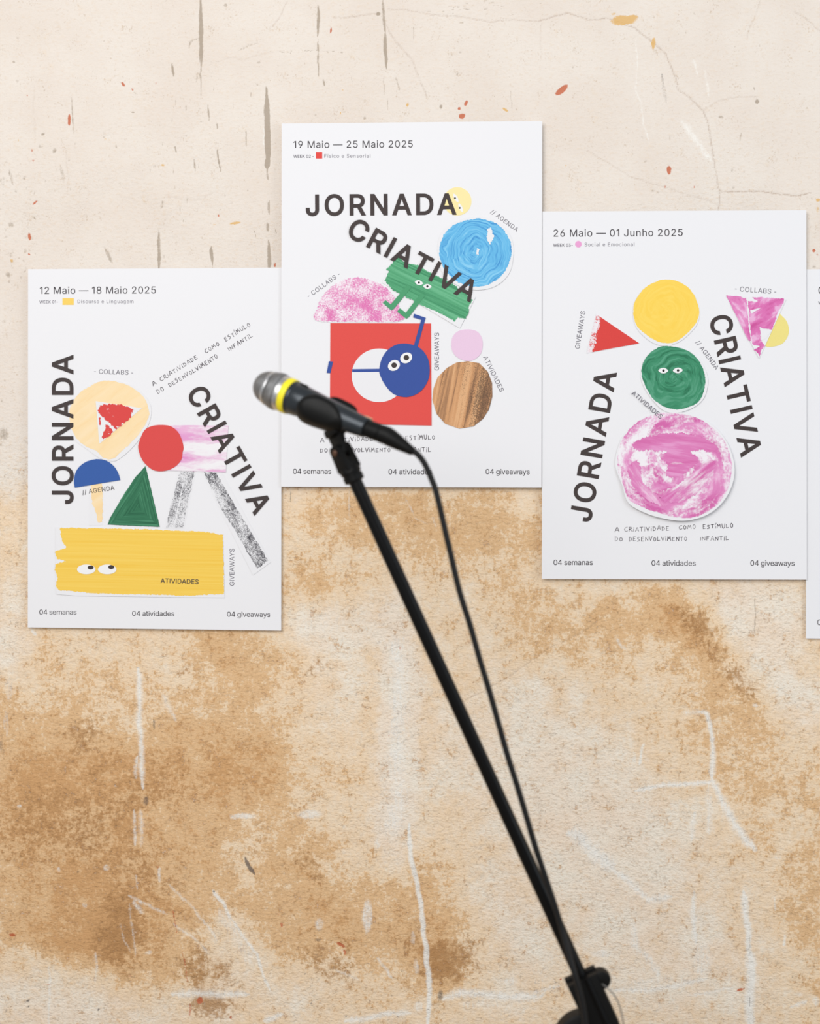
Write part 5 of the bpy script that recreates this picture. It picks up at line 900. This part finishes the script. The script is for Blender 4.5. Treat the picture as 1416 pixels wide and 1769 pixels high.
BODY = new_mat('mic_body_grey', C(52, 57, 62), .28, .5, .5)
BLK = new_mat('black_plastic', C(11, 11, 11), .5, 0, .18)
RUB = new_mat('black_rubber', C(11, 11, 11), .45, 0, .2)
TUB = new_mat('boom_black_paint', C(9, 9, 10), .3, 0, .18)
CBL = new_mat('cable_black', C(22, 22, 23), .5, 0, .25)
SIL = new_mat('silver_metal', C(205, 205, 206), .36, 1, .5)
YEL = new_mat('yellow_ring', C(250, 232, 40), .5, 0, .4)
BRS = new_mat('bronze_screw', C(120, 92, 78), .4, 1, .5)
TAN = new_mat('tan_label', C(222, 190, 150), .7, 0, .2)
WIR = new_mat('grey_wire', C(120, 118, 116), .5, .3, .4)

AXI = (R_ * .917 - U_ * .399) * math.cos(R(22)) - F_ * math.sin(R(22))
MO = at(505.2, 686.7, 1.885)
UZ = .1914 * MM * 1.885 / 1.85; UT = UZ / math.cos(R(22))
M = Frame(MO, AXI, R_ * .399 + U_ * .917)                              # u = up side of the microphone, d = its far or near side
sgn = 1 if M.d.dot(-F_) > 0 else -1                                      # sgn*d points to the camera
mic = bpy.data.objects.new('microphone', None); COL.objects.link(mic); mic.empty_display_size = .03
tag(mic, 'handheld microphone with silver grille and yellow ring, held in the stand clip', 'microphone')
def mesh_mat():
    m = new_mat('grille_mesh', C(150, 150, 150), .42, .85, .5); T = NT(m)
    s_ = T.node('ShaderNodeSeparateXYZ'); cv = T.coord()
    def dot(ax, off):
        n = T.node('ShaderNodeVectorMath', operation='DOT_PRODUCT'); T.l.new(cv, n.inputs[0]); n.inputs[1].default_value = tuple(ax)
        return T.add(n.outputs['Value'], -off)
    t = dot(M.a, MO.dot(M.a)); x = dot(M.u, MO.dot(M.u)); y = dot(M.d, MO.dot(M.d)); an = T.math('ARCTAN2', y, x)
    h = T.math('MAXIMUM', T.math('SINE', T.mul(an, 84)), T.math('SINE', T.mul(t, 3300)))
    wv = T.mul(T.math('SINE', T.mul(an, 84)), T.math('SINE', T.mul(t, 3300)))
    f = T.step(-.5, .6, T.add(T.mul(h, .6), T.mul(wv, .4)))
    T.color(T.mix(f, C(56, 56, 58), C(160, 160, 161))); T.bump(h, .5, .0005); return m
GRI = mesh_mat()
L = lambda *p: [(t * UT, r * UZ) for t, r in p]
M.lathe('grille', L((-158, 108), (-150, 121), (-135, 128), (-118, 131), (-100, 131), (-86, 127), (-80, 112)), GRI, mic)
M.lathe('grille_cap', L((-280, 2), (-279, 22), (-275, 42), (-267, 62), (-254, 80), (-236, 95), (-215, 106), (-192, 113), (-178, 115)), GRI, mic)
M.lathe('grille_band', L((-180, 112), (-179, 117), (-175, 119.5), (-160, 122), (-156, 121), (-154, 110)), SIL, mic)
M.lathe('collar', L((-84, 112), (-82, 124), (-76, 125), (-60, 123), (-48, 122), (-46, 112)), SIL, mic)
M.lathe('colour_ring', L((-48, 112), (-47, 121), (-43, 124), (-8, 123), (-3, 120), (-2, 110)), YEL, mic)
M.lathe('body', L((-6, 108), (-4, 115), (0, 117), (18, 116), (22, 113.5), (26, 115), (100, 107), (215, 96), (400, 81), (500, 72), (540, 68.5), (552, 67), (556, 64), (556, 40)), BODY, mic)
sw = M.slab('switch', [(36 * UT, -14 * UZ), (36 * UT, 14 * UZ), (90 * UT, 14 * UZ), (90 * UT, -14 * UZ)], -2 * MM, 1.2 * MM, BLK, mic, .0006)
sw.matrix_world = Matrix.Translation(M.u * (98 * UZ) + M.d * sgn * (46 * UZ)) @ sw.matrix_world
lb = M.slab('label', [(500 * UT, -22 * UZ), (500 * UT, 22 * UZ), (560 * UT, 22 * UZ), (560 * UT, -22 * UZ)], -.6 * MM, .6 * MM, TAN, mic, .0004)
# lay the label against the upper far side of the body
mid = M.p(530 * UT, 0, 0); an = R(28)
Q = Matrix.Translation(mid) @ Matrix.Rotation(math.copysign(R(62), 1) * sgn * 1, 4, M.a) @ Matrix.Translation(-mid)
nrm_after = (Matrix.Rotation(R(62) * sgn, 3, M.a) @ M.d)
if nrm_after.dot(M.u) < 0: nrm_after = -nrm_after
lb.matrix_world = Matrix.Translation(nrm_after * (70.5 * UZ)) @ Q

# cable with its plug
cab = bpy.data.objects.new('microphone_cable', None); COL.objects.link(cab); cab.empty_display_size = .03
tag(cab, 'black microphone cable with its plug, hanging beside the boom arm', 'cable')
pe = M.p(557 * UT, 0, 0)
p_mid = pe + (R_ * .932 - U_ * .362) * 27 * MM * 1.07 - F_ * 10 * MM
p_end = at(713.5, 780.6, (p_mid - CAM).dot(F_) - .009)
d1 = (p_mid - pe)
pts = [pe + d1 * f for f in (0, .02, .06, .6, .62, .66, .7, 1.0)]; rr = [9.5, 11.4, 11.6, 11.6, 10.9, 10.9, 11.9, 11.9]
pts += [p_mid.lerp(p_end, f) for f in (.12, .3, .5, .75, .97, 1)]; rr += [11.6, 10.6, 9.2, 7.2, 5.8, 5.0]
sweep('plug', pts, [r * MM for r in rr], BLK, cab)
path = [(713.5, 780.6), (719.6, 783.5), (729.5, 794.9), (738, 810.4), (745, 827.3), (752, 846), (760, 878), (770, 922), (777.7, 954.5), (793.6, 1021.7), (812.7, 1083), (828.5, 1139.3), (846.3, 1198), (862, 1254), (878, 1310), (893, 1357), (908, 1407), (922, 1455), (935, 1495), (947, 1531), (958, 1564), (970, 1604), (982, 1648), (992, 1682), (1001, 1714), (1007, 1740), (1011, 1769), (1014, 1810), (1016, 1870), (1016, 1960)]
zend = (p_end - CAM).dot(F_)
cp = []
for i, (x, y) in enumerate(path):
    g = max(0, min(1, (y - 780) / 600)); g = g * g * (3 - 2 * g)
    dep = zend * (1 - g) + 1.830 * g
    if y > 1600: dep -= .013 * min(1, (y - 1600) / 90)
    cp.append(at(x, y, dep))
BOOM_D = 1.856
low_x = at(1020, 1960, 1.81)
cp += [Vector((low_x.x + .01, low_x.y, .42)), Vector((low_x.x + .02, low_x.y - .01, .18)), Vector((low_x.x + .03, low_x.y - .03, .05)), Vector((low_x.x + .06, low_x.y - .08, .006)), Vector((low_x.x + .2, low_x.y - .2, .0045)), Vector((low_x.x + .5, low_x.y - .42, .0045))]
dense = []
for i in range(len(cp) - 1):
    p0 = cp[max(i - 1, 0)]; p1 = cp[i]; p2 = cp[i + 1]; p3 = cp[min(i + 2, len(cp) - 1)]
    for j in range(6):
        t = j / 6; dense.append(.5 * (2*p1 + (p2 - p0)*t + (2*p0 - 5*p1 + 4*p2 - p3)*t*t + (3*p1 - p0 - 3*p2 + p3)*t**3))
dense.append(cp[-1])
sweep('cord', dense, [3.9 * MM] * len(dense), CBL, cab, 16)

# stand
stand = bpy.data.objects.new('microphone_stand', None); COL.objects.link(stand)
tag(stand, 'black boom microphone stand rising diagonally in front of the posters', 'microphone stand')
BD = (R_ * .4141 - U_ * .9102).normalized()
b0 = at(611, 826, BOOM_D)
def bp(px): return at(618.5 + .455 * (px - 842.7), px, BOOM_D)
b1 = bp(1900)
sweep('boom_arm', [b0, b0.lerp(b1, .5), b1], [9.0 * MM] * 3, TUB, stand, 32)
sweep('end_cap', [b1, b1 + BD * .012, b1 + BD * .016], [10.4 * MM, 10.4 * MM, 8 * MM], RUB, stand, 32)
BF = Frame(at(597.5, 797, BOOM_D), BD, R_ * .9102 + U_ * .4141)        # a = down the boom, u = to the right
bs = 1 if BF.d.dot(-F_) > 0 else -1
k = .7534 * MM                                                           # one photo pixel at the boom
BF.lathe('thread_collar', [(t * k, r * k) for t, r in ((12, 15), (12.5, 17), (16, 18.5), (22, 18.5), (23.5, 16.5), (26, 16.5), (27.5, 18), (37, 17.6), (38.5, 15), (39, 12))], BLK, stand, 40)
# fork of the clip (two prongs with a slot), bolt through it
CDIR = BF.d * bs; ra = R(48)
RFk = Frame(BF.o, BD, BF.u * math.cos(ra) + CDIR * math.sin(ra))         # the fork is turned: its near prong shows on the left
fs = 1 if RFk.d.dot(CDIR) > 0 else -1
def prong(y0, y1):
    return RFk.slab('fork_prong', [(t * k, x * k) for t, x in ((-26, -13), (-31, -9), (-32.5, 0), (-31, 9), (-26, 13), (6, 15), (14, 16), (17, 14), (17, -14), (14, -16), (6, -15))], y0 * MM, y1 * MM, BLK, stand, .0018)
prong(-11.5, -4.2); prong(4.2, 11.5)
RFk.slab('fork_base', [(t * k, x * k) for t, x in ((-6, -14), (-6, 14), (16, 15), (16, -15))], -11 * MM, 11 * MM, BLK, stand, .002)
BT = Frame(RFk.p(-20 * k, 0, 0), RFk.d * fs, RFk.u)
BT.lathe('pivot_bolt', [(11.2 * MM, 4.2 * MM), (12.2 * MM, 4.2 * MM), (13.0 * MM, 3.4 * MM), (13.3 * MM, 2.0 * MM)], BRS, stand, 20)
BT.lathe('pivot_pin', [(-12.4 * MM, 3.6 * MM), (11.4 * MM, 3.6 * MM)], BLK, stand, 20)
# tongue from the fork up to the saddle
sad = at(578, 742, (M.p(300 * UT, -100 * UZ, 0) - CAM).dot(F_))
top = RFk.p(-20 * k, 0, 0)
TD = (top - sad); TFm = Frame(sad, TD, RFk.u); ln = TD.length
TFm.slab('clip_tongue', [(-.001, -20 * k), (-.001, 22 * k), (ln * .45, 16 * k), (ln + .004, 11 * k), (ln + .010, 0), (ln + .004, -11 * k), (ln * .45, -17 * k)], -4.0 * MM, 4.0 * MM, BLK, stand, .0016)
TFm.slab('clip_neck', [(-.002, -16 * k), (-.002, 19 * k), (ln * .30, 15 * k), (ln * .30, -15 * k)], -11 * MM, 11 * MM, BLK, stand, .003)
# saddle of the clip: an open sleeve with a long wing on either side
def saddle():
    V = []; Fc = []; nt, na = 40, 48
    A0, A1 = R(52), R(330)                                               # 0 = up, 90 = camera side, 180 = under, 270 = far side
    for s_ in (0, 1):
        for j in range(na + 1):
            a = A0 + (A1 - A0) * j / na
            e = max(0, 1 - j / na * 4.0); e2 = max(0, (j / na - .78) / .22)
            half = 158 * (1 - .45 * e ** 2.2) * (1 - .35 * e2 ** 1.8); ctr = 262 + 60 * e2 - 10 * e
            for i in range(nt + 1):
                q = -1 + 2 * i / nt; t = ctr + half * math.sin(q * math.pi / 2) 
                body = 107 - (t - 100) * .094 if t < 300 else 88 - (t - 300) * .075
                body = body + 1.0
                if s_ == 0: r = body
                else:
                    bul = (1 - abs(math.sin(q * math.pi / 2)) ** 3)
                    r = body + 8 + 27 * bul ** .7 * (1 - .3 * e)
                    r += 16 * e2
                    # scooped oval on the camera side
                    da = (math.degrees(a) - 100) / 36; dt = (t - 262) / 118
                    qq = da * da + dt * dt
                    if qq < 1: r -= 11 * (1 - qq) ** .8
                x = math.cos(a) * r; y = math.sin(a) * r * sgn
                if s_ == 0 and e2 > 0: x += 0
                V.append(M.p(t * UT, x * UZ, y * UZ))
    N = (nt + 1) * (na + 1); w_ = nt + 1
    for j in range(na):
        for i in range(nt):
            a = j * w_ + i; Fc.append((a, a + 1, a + w_ + 1, a + w_)); Fc.append((a + N, a + N + w_, a + N + w_ + 1, a + N + 1))
    rim = [j * w_ for j in range(na + 1)] + [na * w_ + i for i in range(1, nt + 1)] + [j * w_ + nt for j in range(na - 1, -1, -1)] + [i for i in range(nt - 1, 0, -1)]
    for a, b in zip(rim, rim[1:] + rim[:1]): Fc.append((a, b, b + N, a + N))
    return finish('clip', V, Fc, RUB, stand, 50)
saddle()
# boom clamp
CF = Frame(at(1001.5, 1683, BOOM_D), BD, R_ * .9102 + U_ * .4141)
CF.slab('boom_clamp', [(t * k, x * k) for t, x in ((0, -29), (0, 29), (20, 28), (100, 28), (150, 24), (150, -24), (100, -28))], -15 * MM, -2 * MM, BLK, stand, .002)
CF.slab('boom_clamp', [(t * k, x * k) for t, x in ((4, -27), (4, 27), (20, 27), (100, 27), (148, 23), (148, -23), (100, -27))], 2 * MM, 15 * MM, BLK, stand, .002)
cs_ = 1 if CF.d.dot(-F_) > 0 else -1
sweep('clamp_rib', [CF.p(t * k, 7 * k, cs_ * 14.2 * MM) for t in (5, 40, 90, 140)], [4.2 * MM] * 4, TUB, stand, 16)
KN = Frame(CF.p(21 * k, 30 * k, 0), BF.d * bs, BF.u)
KN.lathe('clamp_knob', [(t * MM, r * k) for t, r in ((-11, 13), (-10, 15.5), (-4, 17), (4, 17), (10, 15.5), (11, 13))], BLK, stand, 40)
SJ = at(1011, 1802, 1.872)
SF = Frame(SJ, F_, R_)
SF.lathe('swivel_joint', [(t * MM, r * MM) for t, r in ((-10, 38), (-8, 41), (0, 42), (14, 42), (17, 39), (18, 30))], BLK, stand, 48)
sweep('swivel_pin', [SJ - F_ * .022, SJ + F_ * .03], [7 * MM] * 2, BLK, stand, 20)
wp = [at(x, y, 1.842) for x, y in ((1040, 1700), (1048, 1706), (1059, 1716), (1068, 1732), (1074, 1752), (1078, 1776), (1076, 1800), (1064, 1818), (1046, 1826), (1030, 1822))]
sweep('safety_wire', wp, [.9 * MM] * len(wp), WIR, stand, 8)
pb = Vector((SJ.x, SJ.y, 0)); py_ = SJ + F_ * .0
sweep('pole', [Vector((SJ.x, SJ.y, .05)), Vector((SJ.x, SJ.y, SJ.z - .036))], [11 * MM] * 2, TUB, stand, 28)
sweep('pole_collar', [Vector((SJ.x, SJ.y, .30)), Vector((SJ.x, SJ.y, .305)), Vector((SJ.x, SJ.y, .36)), Vector((SJ.x, SJ.y, .365))], [14 * MM, 17 * MM, 17 * MM, 14 * MM], BLK, stand, 28)
sweep('leg_hub', [Vector((SJ.x, SJ.y, .085)), Vector((SJ.x, SJ.y, .09)), Vector((SJ.x, SJ.y, .14)), Vector((SJ.x, SJ.y, .145))], [16 * MM, 20 * MM, 20 * MM, 16 * MM], BLK, stand, 28)
for i in range(3):
    a = R(210 + 120 * i); dv = Vector((math.cos(a), math.sin(a), 0)); st = Vector((SJ.x, SJ.y, .115)) + dv * .018; en = Vector((SJ.x, SJ.y, .013)) + dv * .29
    lg = sweep('leg', [st, en], [8 * MM] * 2, TUB, stand, 20)
    sweep('rubber_foot', [en - (en - st).normalized() * .02, en + (en - st).normalized() * .01], [11 * MM, 11 * MM], RUB, lg, 20)
# put the two empties and the microphone's at their own bases, children keep their places
def settle(o, loc):
    o.location = loc
    for c_ in o.children: c_.location = Vector(c_.location) - Vector(loc)
bpy.context.view_layer.update()
settle(mic, MO); settle(cab, pe); settle(stand, (SJ.x, SJ.y, 0))
